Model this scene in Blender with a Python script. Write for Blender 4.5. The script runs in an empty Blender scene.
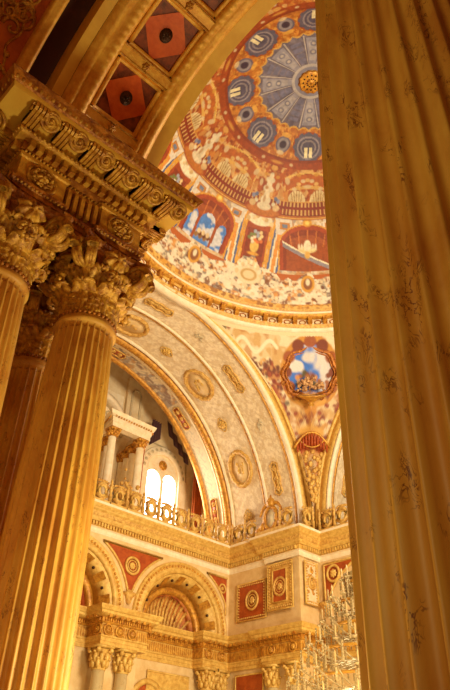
import bpy, math, random
import numpy as np
from math import sin, cos, pi, radians as rad, sqrt
random.seed(7); rng = np.random.RandomState(5)
SC = bpy.context.scene; COL = SC.collection
def lin(c): return tuple(((v/255)/12.92 if v/255 <= .04045 else ((v/255+.055)/1.055)**2.4) for v in c)
# ------------------------------------------------------------------ materials
def newmat(name):
    m = bpy.data.materials.new(name); m.use_nodes = True
    nt = m.node_tree; b = nt.nodes['Principled BSDF']; return m, nt, b
def mixcol(nt, fac, a, b):
    n = nt.nodes.new('ShaderNodeMix'); n.data_type = 'RGBA'
    nt.links.new(fac, n.inputs[0])
    for s, v in ((6, a), (7, b)):
        if isinstance(v, tuple): n.inputs[s].default_value = (*v[:3], 1)
        else: nt.links.new(v, n.inputs[s])
    return n.outputs[2]
def noise(nt, scale, detail=4, rough=.6, dist=0, vec=None):
    n = nt.nodes.new('ShaderNodeTexNoise'); n.inputs['Scale'].default_value = scale
    n.inputs['Detail'].default_value = detail; n.inputs['Roughness'].default_value = rough
    n.inputs['Distortion'].default_value = dist
    if vec: nt.links.new(vec, n.inputs['Vector'])
    return n.outputs['Fac']
def ramp(nt, src, p0, p1):
    r = nt.nodes.new('ShaderNodeMapRange'); r.inputs[1].default_value = p0; r.inputs[2].default_value = p1
    nt.links.new(src, r.inputs[0]); return r.outputs[0]
def geo(nt):
    return nt.nodes.new('ShaderNodeNewGeometry').outputs['Position']
def bump(nt, b, src, strength, dist=.02):
    n = nt.nodes.new('ShaderNodeBump'); n.inputs['Strength'].default_value = strength; n.inputs['Distance'].default_value = dist
    nt.links.new(src, n.inputs['Height']); nt.links.new(n.outputs[0], b.inputs['Normal'])
def metal(name, c1, c2, scale=6, met=.25, rough=.42, bscale=None, bs=.5, bd=.02):
    m, nt, b = newmat(name); v = geo(nt)
    f = ramp(nt, noise(nt, scale, 5, .65, .3, v), .35, .65)
    nt.links.new(mixcol(nt, f, lin(c1), lin(c2)), b.inputs['Base Color'])
    b.inputs['Metallic'].default_value = met; b.inputs['Roughness'].default_value = rough
    if bscale: bump(nt, b, noise(nt, bscale, 3, .6, .8, v), bs, bd)
    return m
def marble(name, base, dark, vein, scale=1.0, rough=.5):
    m, nt, b = newmat(name); v = geo(nt)
    mp = nt.nodes.new('ShaderNodeMapping'); mp.inputs['Scale'].default_value = (1, 1, .45); nt.links.new(v, mp.inputs['Vector']); v = mp.outputs[0]
    f = ramp(nt, noise(nt, 3*scale, 6, .6, .6, v), .35, .7)
    c = mixcol(nt, f, lin(base), lin(dark))
    n1 = noise(nt, 24*scale, 3, .7, 1.0, v); n2 = noise(nt, 9*scale, 2, .6, 0, v)
    a = nt.nodes.new('ShaderNodeMath'); a.operation = 'SUBTRACT'; nt.links.new(n1, a.inputs[0]); a.inputs[1].default_value = .5
    a2 = nt.nodes.new('ShaderNodeMath'); a2.operation = 'ABSOLUTE'; nt.links.new(a.outputs[0], a2.inputs[0])
    line = ramp(nt, a2.outputs[0], .035, .008)
    msk = ramp(nt, n2, .55, .66)
    mm = nt.nodes.new('ShaderNodeMath'); mm.operation = 'MULTIPLY'; nt.links.new(line, mm.inputs[0]); nt.links.new(msk, mm.inputs[1])
    c = mixcol(nt, mm.outputs[0], c, lin(vein))
    nt.links.new(c, b.inputs['Base Color']); b.inputs['Roughness'].default_value = rough
    bump(nt, b, n1, .08, .01)
    return m
def paintmat(name, rough=.6, bscale=9, bs=.35, grain=.25):
    m, nt, b = newmat(name); v = geo(nt)
    at = nt.nodes.new('ShaderNodeAttribute'); at.attribute_name = 'Col'
    n = ramp(nt, noise(nt, bscale*1.3, 4, .7, .5, v), .25, .75)
    d = nt.nodes.new('ShaderNodeMix'); d.data_type = 'RGBA'; d.blend_type = 'MULTIPLY'; d.inputs[0].default_value = grain
    nt.links.new(at.outputs['Color'], d.inputs[6]); nt.links.new(mixcol(nt, n, (.35, .3, .25), (1, 1, 1)), d.inputs[7])
    nt.links.new(d.outputs[2], b.inputs['Base Color']); b.inputs['Roughness'].default_value = rough
    bump(nt, b, noise(nt, bscale, 3, .6, .6, v), bs, .03)
    return m
def plain(name, c, rough=.6, met=0, emit=0):
    m, nt, b = newmat(name); b.inputs['Base Color'].default_value = (*lin(c), 1)
    f = ramp(nt, noise(nt, 4, 4, .6, 0, geo(nt)), .2, .8)
    k = lin(c); nt.links.new(mixcol(nt, f, tuple(x*.8 for x in k), k), b.inputs['Base Color'])
    b.inputs['Roughness'].default_value = rough; b.inputs['Metallic'].default_value = met
    if emit:
        b.inputs['Emission Color'].default_value = (*lin(c), 1); b.inputs['Emission Strength'].default_value = emit
    return m
M = dict(
    column=marble('ochre_marble', (224, 170, 74), (192, 122, 46), (124, 64, 24)),
    farcol=marble('pale_marble', (232, 208, 160), (220, 186, 130), (170, 130, 80)),
    gold=metal('gilded_stucco', (226, 168, 62), (168, 104, 34), 5, bscale=26, bs=.45),
    golddark=metal('old_gilding', (205, 128, 42), (120, 54, 16), 7, bscale=22, bs=.8),
    goldleaf=metal('leaf_gilding', (230, 172, 62), (150, 84, 26), 12, met=.2, rough=.46, bscale=30, bs=.5),
    goldpale=metal('pale_gilding', (232, 194, 104), (202, 152, 68), 5, met=.1, rough=.5, bscale=16, bs=.3),
    goldfar=metal('ornate_gilding', (232, 190, 100), (186, 130, 56), 7, met=.1, rough=.5, bscale=12, bs=.6, bd=.04),
    goldarch=metal('bright_gilding', (246, 190, 78), (222, 150, 50), 8, met=.15, rough=.45, bscale=30, bs=.3),
    strip=metal('yellow_plaster', (236, 186, 76), (222, 164, 60), 2, met=0, rough=.55),
    cream=metal('cream_plaster', (236, 216, 178), (222, 194, 146), 2.2, met=0, rough=.6, bscale=8, bs=.3),
    flowers=metal('painted_flowers', (232, 186, 128), (120, 56, 30), 7, met=0, rough=.6),
    white=metal('white_moulding', (246, 232, 204), (236, 212, 170), 3, met=0, rough=.5),
    red=metal('red_stucco_marble', (184, 86, 30), (152, 60, 20), 3, met=0, rough=.4),
    dred=metal('dark_red_ground', (160, 72, 34), (92, 34, 16), 8, met=0, rough=.5),
    diamond=metal('vermilion_field', (226, 104, 38), (204, 80, 28), 6, met=0, rough=.5),
    bronze=metal('dark_bronze', (88, 46, 20), (40, 16, 8), 14, met=.3, rough=.4, bscale=40, bs=.6),
    orange=metal('orange_ground', (214, 110, 42), (176, 76, 26), 3, met=0, rough=.55),
    darkgap=plain('shade_brown_stucco', (74, 30, 16), .8),  # shade of the near arch's gap and groove put into the colour
    paint=paintmat('painted_plaster'), soffit=paintmat('painted_relief_plaster', .55, 9, .4, .12),
    curtain=plain('red_curtain_cloth', (186, 92, 34), .8), purple=plain('mauve_drapery_cloth', (84, 50, 52), .85),
    grey=metal('grey_painted_plaster', (180, 168, 142), (212, 186, 140), 6, met=0, rough=.6, bscale=10, bs=.4),
    pane=plain('daylit_glass', (255, 250, 240), .3, emit=6.0),
    floor=metal('parquet', (120, 70, 30), (90, 50, 22), 2, met=0, rough=.3),
    wax=plain('candle_beige', (206, 170, 112), .4),  # plain beige, no emission
    stone=metal('warm_stone', (232, 202, 148), (214, 176, 116), 1.5, met=0, rough=.6, bscale=5, bs=.3),
)
m, nt, b = newmat('cut_crystal'); b.inputs['Base Color'].default_value = (.95, .82, .6, 1); b.inputs['Roughness'].default_value = .25
b.inputs['Metallic'].default_value = .1; m.node_tree.nodes['Principled BSDF'].inputs['Base Color'].default_value = (.50, .36, .18, 1); M['crystal'] = m
# ------------------------------------------------------------------ mesh helpers
class MB:
    def __init__(s): s.v = []; s.f = []
    def add(s, vs, fs):
        o = len(s.v); s.v += [tuple(map(float, p)) for p in vs]; s.f += [tuple(i+o for i in f) for f in fs]; return s
    def xform(s, fn): s.v = [tuple(fn(*p)) for p in s.v]; return s
    def join(s, o): return s.add(o.v, o.f)
    def box(s, x0, x1, y0, y1, z0, z1):
        vs = [(x, y, z) for x in (x0, x1) for y in (y0, y1) for z in (z0, z1)]
        return s.add(vs, [(0, 1, 3, 2), (4, 6, 7, 5), (0, 4, 5, 1), (2, 3, 7, 6), (0, 2, 6, 4), (1, 5, 7, 3)])
    def grid(s, P, wi=False, wj=False):
        ni, nj = len(P), len(P[0]); vs = [p for r in P for p in r]; fs = []
        for i in range(ni if wi else ni-1):
            for j in range(nj if wj else nj-1):
                a, b_ = i, (i+1) % ni; c, d = j, (j+1) % nj
                fs.append((a*nj+c, b_*nj+c, b_*nj+d, a*nj+d))
        return s.add(vs, fs)
    def lathe(s, prof, n=24, c=(0, 0, 0), fn=None, cap=True):
        P = []
        for r, z in prof:
            P.append([(c[0]+(r*(fn(k/n*2*pi, z) if fn else 1))*cos(k/n*2*pi), c[1]+(r*(fn(k/n*2*pi, z) if fn else 1))*sin(k/n*2*pi), c[2]+z) for k in range(n)])
        o = len(s.v); s.grid(P, False, True)
        if cap:
            s.f.append(tuple(o+k for k in range(n))[::-1]); s.f.append(tuple(o+(len(prof)-1)*n+k for k in range(n)))
        return s
    def tube(s, pts, r, n=6, closed=False):
        P = []; m_ = len(pts); pts = [np.array(p, float) for p in pts]
        for i, p in enumerate(pts):
            a = pts[(i-1) % m_] if (closed or i > 0) else p; b_ = pts[(i+1) % m_] if (closed or i < m_-1) else p
            t = b_-a; t = t/(np.linalg.norm(t)+1e-9)
            u = np.cross(t, (0, 0, 1)) if abs(t[2]) < .95 else np.cross(t, (1, 0, 0)); u /= np.linalg.norm(u)+1e-9; w = np.cross(t, u)
            rr = r[i] if hasattr(r, '__len__') else r
            P.append([tuple(p+rr*(cos(k/n*2*pi)*u+sin(k/n*2*pi)*w)) for k in range(n)])
        o = len(s.v); s.grid(P, closed, True)
        if not closed: s.f.append(tuple(o+k for k in range(n))[::-1]); s.f.append(tuple(o+(m_-1)*n+k for k in range(n)))
        return s
    def ball(s, c, r, n=8, m_=5):
        r = r if hasattr(r, '__len__') else (r, r, r)
        P = [[(c[0]+r[0]*max(sin(i/m_*pi), .02)*cos(k/n*2*pi), c[1]+r[1]*max(sin(i/m_*pi), .02)*sin(k/n*2*pi), c[2]+r[2]*cos(i/m_*pi)) for k in range(n)] for i in range(m_+1)]
        return s.grid(P, False, True)
    def obj(s, name, mat, parent=None, smooth=False, loc=None):
        me = bpy.data.meshes.new(name); me.from_pydata(s.v, [], s.f); me.materials.append(M[mat])
        if smooth: me.polygons.foreach_set('use_smooth', [True]*len(me.polygons))
        me.update(); o = bpy.data.objects.new(name, me); COL.objects.link(o)
        if parent is not None: o.parent = parent; 
        if parent is not None and parent.type == 'EMPTY': o.matrix_parent_inverse.identity()
        if loc: o.location = loc
        return o
def thing(name, label, cat, loc=(0, 0, 0), rz=0, group=None):
    o = bpy.data.objects.new(name, None); COL.objects.link(o); o.location = loc; o.rotation_euler = (0, 0, rz)
    o.empty_display_size = .2; return tag(o, label, cat, group)
def tag(o, label, cat, group=None):
    o['label'] = label; o['category'] = cat; o['kind'] = 'thing'
    if group: o['group'] = group
    return o
def struct(o): o['kind'] = 'structure'; return o
def copy_tree(o, parent=None):
    c = o.copy(); COL.objects.link(c)
    if parent is not None: c.parent = parent
    for ch in KIDS.get(o.name, list(o.children)): copy_tree(ch, c)
    return c
KIDS = {}
def copy_thing(src, loc, rz, label, group=None):
    c = copy_tree(src); c.location = loc; c.rotation_euler = (0, 0, rz); c['label'] = label
    if group: c['group'] = group
    return c
def sweep(path, prof, closed=False, cut=None):
    """profile [(out, z)...] (closed loop) along a plan path; out is to the right of travel"""
    n = len(path); P = []
    for i in range(n):
        p = np.array(path[i], float)
        d0 = np.array(path[i])-np.array(path[i-1]) if (i > 0 or closed) else None
        d1 = np.array(path[(i+1) % n])-np.array(path[i]) if (i < n-1 or closed) else None
        if d0 is None: d0 = d1
        if d1 is None: d1 = d0
        n0 = np.array((d0[1], -d0[0]), float); n1 = np.array((d1[1], -d1[0]), float)
        n0 /= np.linalg.norm(n0); n1 /= np.linalg.norm(n1); mm = n0+n1; mm /= (mm@mm)/2 if mm@mm > .01 else 1
        P.append([(p[0]+mm[0]*o, p[1]+mm[1]*o, z) for o, z in prof])
    mb = MB(); mb.grid(P, closed, True)
    if not closed:
        k = len(prof); mb.f.append(tuple(range(k))); mb.f.append(tuple((n-1)*k+i for i in range(k))[::-1])
    return mb
def along(path, spacing, closed=False):
    out = []; n = len(path)
    for i in range(n if closed else n-1):
        a = np.array(path[i], float); b_ = np.array(path[(i+1) % n], float); d = b_-a; L = np.linalg.norm(d); d /= L
        k = max(1, int(round(L/spacing)))
        for j in range(k): out.append((a+d*(j+.5)*L/k, d, L/k))
    return out
def path_boxes(mb, path, o0, o1, z0, z1, spacing, width, closed=False):
    for p, d, L in along(path, spacing, closed):
        nrm = np.array((d[1], -d[0])); w = min(width, L*.8)/2
        vs = [(*(p+d*sx*w+nrm*o), z) for sx in (-1, 1) for o in (o0, o1) for z in (z0, z1)]
        mb.add(vs, [(0, 1, 3, 2), (4, 6, 7, 5), (0, 4, 5, 1), (2, 3, 7, 6), (0, 2, 6, 4), (1, 5, 7, 3)])
    return mb
def arcsweep(fr, prof, a0, a1, n, wave=None):
    """fr(angle_deg, radius_offset, depth) -> point; prof loop of (depth, dr)"""
    P = []
    for i in range(n+1):
        a = a0+(a1-a0)*i/n; row = []
        for k, (d, dr) in enumerate(prof):
            if wave and k in wave[2]: dr = dr-wave[1]*(.5+.5*cos(wave[0]*rad(a)))
            row.append(fr(a, dr, d))
        P.append(row)
    mb = MB(); mb.grid(P, False, True); k = len(prof)
    mb.f.append(tuple(range(k))); mb.f.append(tuple(n*k+i for i in range(k))[::-1]); return mb
def rosette(r, depth, n=8, seg=48):
    """flower facing +z at origin"""
    P = []
    for i in range(9):
        t = i/8
        P.append([(r*t*(1+.14*cos(n*k/seg*2*pi)*t)*cos(k/seg*2*pi), r*t*(1+.14*cos(n*k/seg*2*pi)*t)*sin(k/seg*2*pi),
                   depth*(.55*(1-t**3)+.35*sin(t*pi)*(.5+.5*cos(n*k/seg*2*pi)))) for k in range(seg)])
    mb = MB(); mb.grid(P, False, True); mb.ball((0, 0, depth*.6), (r*.22, r*.22, depth*.5), 10, 6)
    return mb
def place(mb, o, ex, ey, ez):
    o, ex, ey, ez = map(np.array, (o, ex, ey, ez)); ex = ex/np.linalg.norm(ex); ey = ey/np.linalg.norm(ey); ez = ez/np.linalg.norm(ez)
    return mb.xform(lambda x, y, z: o+ex*x+ey*y+ez*z)
def ringtube(a, b_, r, n=32, m_=6, lobes=0, lamp=.1):
    pts = [(a*(1+lamp*cos(lobes*t))*cos(t), b_*(1+lamp*cos(lobes*t))*sin(t), 0) for t in [k/n*2*pi for k in range(n)]]
    return MB().tube(pts, r, m_, True)
def disc(a, b_, t, n=32):
    mb = MB(); mb.lathe([(1, 0), (1, t), (.001, t*1.3)], n); return mb.xform(lambda x, y, z: (x*a, y*b_, z))
def spiral(r0, turns, r, n=28, flip=1, end=.25):
    pts = []; rr = []
    for i in range(n):
        t = i/(n-1); a = turns*2*pi*t; q = r0*(1-t*(1-end)*1.0)
        q = r0*(1-t)**.8+.001; pts.append((flip*q*cos(a), q*sin(a), 0)); rr.append(r*(1-.55*t))
    return MB().tube(pts, rr, 6)
def fmesh(name, P, C_, mat, parent=None, wrap=False):
    """fast coloured grid, P (ni,nj,3)"""
    ni, nj = P.shape[:2]; me = bpy.data.meshes.new(name)
    I = np.arange(ni if wrap else ni-1); J = np.arange(nj-1); I, J = np.meshgrid(I, J, indexing='ij'); I2 = (I+1) % ni
    F = np.stack([I*nj+J, I2*nj+J, I2*nj+J+1, I*nj+J+1], -1).reshape(-1, 4)
    me.vertices.add(ni*nj); me.vertices.foreach_set('co', P.reshape(-1).astype(np.float32))
    me.loops.add(F.size); me.loops.foreach_set('vertex_index', F.reshape(-1).astype(np.int32))
    me.polygons.add(len(F)); me.polygons.foreach_set('loop_start', np.arange(0, F.size, 4, dtype=np.int32))
    me.polygons.foreach_set('use_smooth', np.ones(len(F), bool)); me.update(calc_edges=True)
    at = me.color_attributes.new('Col', 'FLOAT_COLOR', 'POINT')
    at.data.foreach_set('color', np.concatenate([C_.reshape(-1, 3), np.ones((ni*nj, 1))], 1).reshape(-1).astype(np.float32))
    me.materials.append(M[mat]); o = bpy.data.objects.new(name, me); COL.objects.link(o)
    if parent is not None: o.parent = parent
    return o
# ------------------------------------------------------------------ painting helpers (the ceilings are painted plaster)
def vnoise(U, V, seed):
    iu = np.floor(U).astype(int); iv = np.floor(V).astype(int); fu = U-iu; fv = V-iv
    fu = fu*fu*(3-2*fu); fv = fv*fv*(3-2*fv)
    def h(a, b_): return (np.sin(a*127.1+b_*311.7+seed*17.3)*43758.5453) % 1.0
    return (h(iu, iv)*(1-fu)+h(iu+1, iv)*fu)*(1-fv)+(h(iu, iv+1)*(1-fu)+h(iu+1, iv+1)*fu)*fv
class Canvas:
    def __init__(s, U, V, base, px=.06): s.U, s.V = U, V; s.c = np.empty(U.shape+(3,)); s.c[:] = lin(base); s.px = px
    def blend(s, a, col):
        a = np.clip(a, 0, 1)[..., None]; s.c = s.c*(1-a)+np.array(lin(col))*a; return s
    def mask(s, m_, col, op=1): return s.blend(m_*op, col)
    def ell(s, u, v, ru, rv, col, op=1, ring=None, sel=None, U=None):
        U = s.U if U is None else U
        d = (np.sqrt(((U-u)/ru)**2+((s.V-v)/rv)**2)-1)*min(ru, rv)
        a = (abs(d) < ring) if ring else np.clip(.5-d/s.px, 0, 1)
        if sel is not None: a = a*sel
        return s.blend(a*op, col)
    def rect(s, u0, u1, v0, v1, col, op=1, sel=None, U=None):
        U = s.U if U is None else U
        a = (U > u0)*(U < u1)*(s.V > v0)*(s.V < v1)
        if sel is not None: a = a*sel
        return s.blend(a*op, col)
    def speckle(s, m_, cols, scale, seed=0, thr=.5, op=.8):
        for k, c in enumerate(cols):
            n = vnoise(s.U*scale+k*31, s.V*scale*1.1+k*17, seed+k)*.65+.35*vnoise(s.U*scale*2.3, s.V*scale*2.3, seed+k+50)
            s.blend(m_*np.clip((n-thr)*9, 0, 1)*op, c)
        return s
WHT, CRM, BEI = (240, 228, 196), (232, 204, 156), (206, 172, 118)
RDB, ORG, GLD, BRN, BLU, GRY = (150, 56, 24), (206, 118, 40), (222, 160, 60), (112, 54, 24), (84, 136, 214), (150, 146, 150)
# ================================================================== camera
PP = (225., 345.); F = 659.
up = np.array([33., 925., -F]); up /= np.linalg.norm(up)
A = np.array([855., -500., -F]); A -= A@up*up; A /= np.linalg.norm(A); B = np.cross(up, A)
from mathutils import Matrix
R3 = Matrix((A.tolist(), B.tolist(), up.tolist()))
cam = bpy.data.cameras.new('camera'); camo = bpy.data.objects.new('camera', cam); COL.objects.link(camo)
camo.matrix_world = Matrix.Translation((0, 0, 1.6)) @ R3.to_4x4()
cam.sensor_fit = 'VERTICAL'; cam.sensor_height = 36; cam.lens = F/690*36; cam.clip_end = 200
SC.camera = camo
CX, CY = 16.45, 11.86; SPR = 14.3
# ================================================================== near columns
def flute(th, z, R, top, n=28):
    u = (th*n/(2*pi)) % 1.0; d = 0
    if .13 < u < .87:
        q = (u-.5)/.37; d = sqrt(max(0, 1-q*q))
    k = 1.0
    if z > top-.22: k = max(0, min(1, (top-z)/.2))**.5
    return R-.046*d*k
def shaft_mb(z0, z1, r0, r1, nf=28, per=8, nz=26, d=.036):
    n = nf*per; P = []
    zs = [z0+(z1-z0)*i/nz for i in range(nz)]+[z1-.2, z1-.16, z1-.12, z1-.08, z1-.05, z1-.03, z1]
    for z in sorted(set(zs)):
        t = (z-z0)/(z1-z0); R = r0+(r1-r0)*(t**2.8); P.append([(flute((k+.5)/n*2*pi, z, R, z1, nf)*cos((k+.5)/n*2*pi), flute((k+.5)/n*2*pi, z, R, z1, nf)*sin((k+.5)/n*2*pi), z) for k in range(n)])
    return MB().grid(P, False, True)
def leaf_mb(w, h, curl, lobes=5, seed=0):
    """acanthus leaf standing at the origin, leaning out along +x"""
    nu, nv = 12, 22; F_, Bk = [], []
    for j in range(nv+1):
        v = j/nv
        if v < .72: cx = .10*curl*v*v; cz = h*v
        else:
            q = (v-.72)/.28; cx = .10*curl*.52+curl*.42*sin(q*pi*.62); cz = h*(.72+.26*sin(q*pi*.5)-.30*max(0, q-.45)*q)
        hw = w*(.62+.5*sin(min(v, .8)/.8*pi*.8))*(1 if v < .78 else max(.1, 1-((v-.78)/.24)**2))
        rf, rb = [], []
        for i in range(nu+1):
            u = i/nu*2-1; lob = 1+.16*abs(sin(lobes*pi*v))*abs(u)**2
            y = u*hw*lob; rib = .02*cos(u*pi*3.0)*(1-.3*v)*(w/.14)+.016*cos(lobes*2*pi*v+abs(u)*3)*abs(u)
            x = cx-.28*w*u*u*(1-v*.3)+rib
            rf.append((x+.016, y, cz+.03*abs(u)*sin(lobes*pi*2*v))); rb.append((x-.014, y, cz))
        F_.append(rf); Bk.append(rb)
    P = [F_[j]+Bk[j][::-1] for j in range(nv+1)]
    mb = MB(); mb.grid(P, False, True); k = len(P[0]); mb.f.append(tuple(range(k))); mb.f.append(tuple(nv*k+i for i in range(k))[::-1])
    return mb
def rotz(mb, a, dx=0, dy=0, dz=0):
    return mb.xform(lambda x, y, z: ((x)*cos(a)-y*sin(a)+dx, (x)*sin(a)+y*cos(a)+dy, z+dz))
def shift(mb, dx, dy, dz): return mb.xform(lambda x, y, z: (x+dx, y+dy, z+dz))
ZN, ZC = 6.60, 7.72
def make_column(label):
    t = thing('marble_column', label, 'column', (0, 0, 0), 0, 'great fluted columns nearest the camera')
    pl = MB().box(-.62, .62, -.62, .62, 0, .95).box(-.68, .68, -.68, .68, 0, .12).box(-.67, .67, -.67, .67, .87, .95); pl.obj('pedestal', 'column', t)
    MB().lathe([(.60, .95), (.62, 1.0), (.62, 1.06), (.58, 1.11), (.53, 1.13), (.52, 1.17), (.55, 1.2), (.56, 1.24), (.52, 1.28), (.47, 1.3)], 48).obj('base', 'gold', t, True)
    shaft_mb(1.28, ZN-.08, .460, .368).obj('shaft', 'column', t, True)
    MB().lathe([(.358, ZN-.16), (.366, ZN-.10), (.386, ZN-.085), (.40, ZN-.065), (.40, ZN-.035), (.388, ZN-.015), (.375, ZN+.0), (.38, ZN+.02), (.34, ZN+.03)], 64).obj('necking_ring', 'column', t, True)
    cp = MB().lathe([(.34, ZN), (.33, ZN+.4), (.34, ZN+.65), (.40, ZN+.88), (.46, ZN+.96), (.46, ZN+1.0)], 32).obj('capital', 'golddark', t, True)
    # bead row at the foot of the bell
    bd = MB()
    for k in range(40): bd.ball((.375*cos(k/40*2*pi), .375*sin(k/40*2*pi), ZN+.045), .028, 6, 4)
    bd.obj('bead_row', 'golddark', cp, True)
    for k in range(8):
        rotz(shift(leaf_mb(.16, .47, .42), .35, 0, ZN+.03), k*pi/4).obj('acanthus_leaf', 'goldleaf', cp, True)
    for k in range(8):
        rotz(shift(leaf_mb(.15, .72, .44, 6), .35, 0, ZN+.05), (k+.5)*pi/4).obj('acanthus_leaf', 'goldleaf', cp, True)
    for k in range(4):
        a = pi/4+k*pi/2
        for sgn in (-1, 1):
            sp = spiral(.19, 2.3, .05, 40)
            sp.xform(lambda x, y, z: (x, z, y))
            v = MB(); 
            for off in (-.035, 0, .035): v.join(shift(MB().join(sp), 0, off, 0))
            # stalk that rises to the volute
            st = [( .36-.60+.0, 0, -.45), (-.16, 0, -.25), (-.06, 0, -.02), (.05, 0, .13), (.14, 0, .07)]
            v.tube(st, [.03, .04, .05, .05, .04], 8)
            v = rotz(v, sgn*.33); rotz(shift(v, .58, sgn*.06, ZN+.82), a).obj('volute', 'goldleaf', cp, True)
        fl = rosette(.185, .13, 7); fl = place(fl, (0, 0, 0), (0, 1, 0), (0, 0, 1), (1, 0, 0))
        for q in range(7): fl.ball((.07, .05*cos(q*.9), .05*sin(q*.9)), .026, 6, 4)
        rotz(shift(fl, .48, 0, ZN+.88), k*pi/2).obj('rosette', 'goldleaf', cp, True)
        sh = rosette(.12, .09, 9); sh = place(sh, (0, 0, 0), (0, 1, 0), (0, 0, 1), (1, 0, .2))
        for q in range(5): sh.ball((.07, .1*(q-2)*.5, -.1-.035*(2-abs(q-2))), .032, 6, 4)
        rotz(shift(sh, .48, 0, ZN+.60), k*pi/2).obj('rosette', 'goldleaf', cp, True)
    # abacus with hollowed sides
    def ab(o): 
        pts = []
        for k in range(4):
            a = k*pi/2
            for j in range(-6, 7):
                y = j/6*.50; x = o-.10*(1-(j/6)**2)
                pts.append((x*cos(a)-y*sin(a), x*sin(a)+y*cos(a)))
        return pts
    P = [[(x, y, z) for x, y in ab(o)] for o, z in ((.44, ZC-.13), (.50, ZC-.11), (.50, ZC-.07), (.53, ZC-.05), (.55, ZC), (.2, ZC))]
    MB().grid(P, False, True).obj('abacus', 'golddark', cp)
    return t
c0 = make_column('tall fluted ochre marble column filling the right side, nearest of all')
c0.location = (2.06, .906, 0); c0.rotation_euler = (0, 0, .06)
bpy.context.view_layer.update()
c1 = copy_thing(c0, (3.33, 6.24, 0), 0, 'brightly lit fluted marble column under a gilded capital, front right of the left cluster')
c2 = copy_thing(c0, (2.06, 6.24, 0), 0, 'fluted marble column cut off by the left edge, gilded capital beside dark recess')
c3 = copy_thing(c0, (3.33, 7.62, 0), 0, 'shaded reddish fluted marble column half hidden behind the bright left column')
c0.scale = (1.02, 1.02, 1)
# ================================================================== near entablature
ent = thing('entablature', 'dim gilded entablature with roses and dentils resting on the left column capitals', 'entablature')
XA, XB, YA, YB = 1.77, 3.71, 5.84, 8.05
notch = [(XB, YB), (XB, YA), (3.02, YA), (3.02, YA+.1), (2.46, YA+.1), (2.46, YA), (XA, YA), (XA, YB)]
loop = notch[::-1]   # travel so that the right hand side is outside
def area(p): return sum(p[i][0]*p[(i+1) % len(p)][1]-p[(i+1) % len(p)][0]*p[i][1] for i in range(len(p)))
if area(loop) > 0: pass
else: loop = loop[::-1]
sq = [(XA, YA), (XB, YA), (XB, YB), (XA, YB)]
def capped(mb, path, z):
    o = len(mb.v); mb.v += [(float(x), float(y), z) for x, y in path]; mb.f.append(tuple(o+i for i in range(len(path)))); return mb
arch = sweep(loop, [(-.3, 7.72), (0, 7.72), (0, 7.80), (.015, 7.80), (.015, 7.88), (.05, 7.90), (.06, 7.94), (.02, 7.96), (-.3, 7.96)], True)
capped(arch, loop, 7.74); arch.obj('architrave', 'golddark', ent)
bd = MB()
for p, d, L in along(loop, .055, True):
    nrm = np.array((d[1], -d[0])); q = p+nrm*.045; bd.ball((q[0], q[1], 7.885), .02, 6, 4)
o = bd.obj('bead_row', 'goldleaf', ent, True)
bd = MB()
for p, d, L in along(loop, .055, True):
    nrm = np.array((d[1], -d[0])); q = p+nrm*.03; bd.ball((q[0], q[1], 8.44), .022, 6, 4)
bd.obj('bead_row', 'goldleaf', ent, True)
fz = sweep(loop, [(-.3, 7.96), (-.01, 7.96), (-.01, 8.36), (.02, 8.37), (.03, 8.42), (.01, 8.46), (-.3, 8.46)], True).obj('frieze', 'gold', ent)
def wreath(cx, cy, nx, ny, r):
    ex = np.array((-ny, nx, 0.)); ez = np.array((nx, ny, 0.)); mb = ringtube(r, r, .022, 28, 6)
    mb.join(rosette(r*.5, .08, 6, 36))
    for k in range(8):
        a = k*pi/4; sp = spiral(r*.2, 1.2, .014, 12); mb.join(shift(sp, r*.68*cos(a), r*.68*sin(a), .03)); mb.ball((r*.72*cos(a+.39), r*.72*sin(a+.39), .03), .028, 6, 4)
    return place(mb, (cx, cy, 8.165), ex, (0, 0, 1), ez)
for cx, cy, nx, ny in ((2.11, YA, 0, -1), (3.36, YA, 0, -1), (XA, 6.25, -1, 0), (XB, 6.25, 1, 0), (XB, 7.6, 1, 0), (XA, 7.6, -1, 0)):
    wreath(cx+nx*.0, cy+ny*.0, nx, ny, .185).obj('rosette', 'goldleaf', fz, True)
rb = MB()
for k in range(5):
    x = 2.50+k*.105; rb.box(x, x+.055, YA+.015, YA+.12, 8.0, 8.33)
rb.obj('fluted_panel', 'gold', fz); MB().box(2.48, 3.0, YA+.085, YA+.12, 7.97, 8.36).obj('panel_ground', 'dred', fz)
for x in (XA, XB):
    rb = MB().box(x-.015, x+.015, 6.5, 7.4, 7.97, 8.36)
    for k in range(7): rb.box(x-.03, x+.03, 6.55+k*.12, 6.61+k*.12, 8.0, 8.33)
    rb.obj('fluted_panel', 'gold', fz)
sweep(sq, [(-.3, 8.46), (.04, 8.46), (.04, 8.60), (.02, 8.60), (-.3, 8.6)], True).obj('dentil_course', 'golddark', ent)
for p, d, L in along(sq, .125, True):
    nrm = np.array((d[1], -d[0])); mb = MB(); w = .036
    vs = [(*(p+d*sx*w+nrm*oo), z) for sx in (-1, 1) for oo in (.03, .13) for z in (8.475, 8.595)]
    mb.add(vs, [(0, 1, 3, 2), (4, 6, 7, 5), (0, 4, 5, 1), (2, 3, 7, 6), (0, 2, 6, 4), (1, 5, 7, 3)])
    if p[1] < 7.3: mb.obj('dentil', 'gold', ent)
sweep(sq, [(-.3, 8.60), (.14, 8.60), (.17, 8.63), (.17, 8.66), (.14, 8.69), (-.3, 8.69)], True).obj('egg_moulding', 'gold', ent)
bd = MB()
for p, d, L in along([(XA-.15, YA-.15), (XB+.15, YA-.15), (XB+.15, YB+.15), (XA-.15, YB+.15)], .07, True):
    bd.ball((p[0]+d[1]*.02, p[1]-d[0]*.02, 8.645), .026, 6, 4)
bd.obj('bead_row', 'goldleaf', ent, True)
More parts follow.
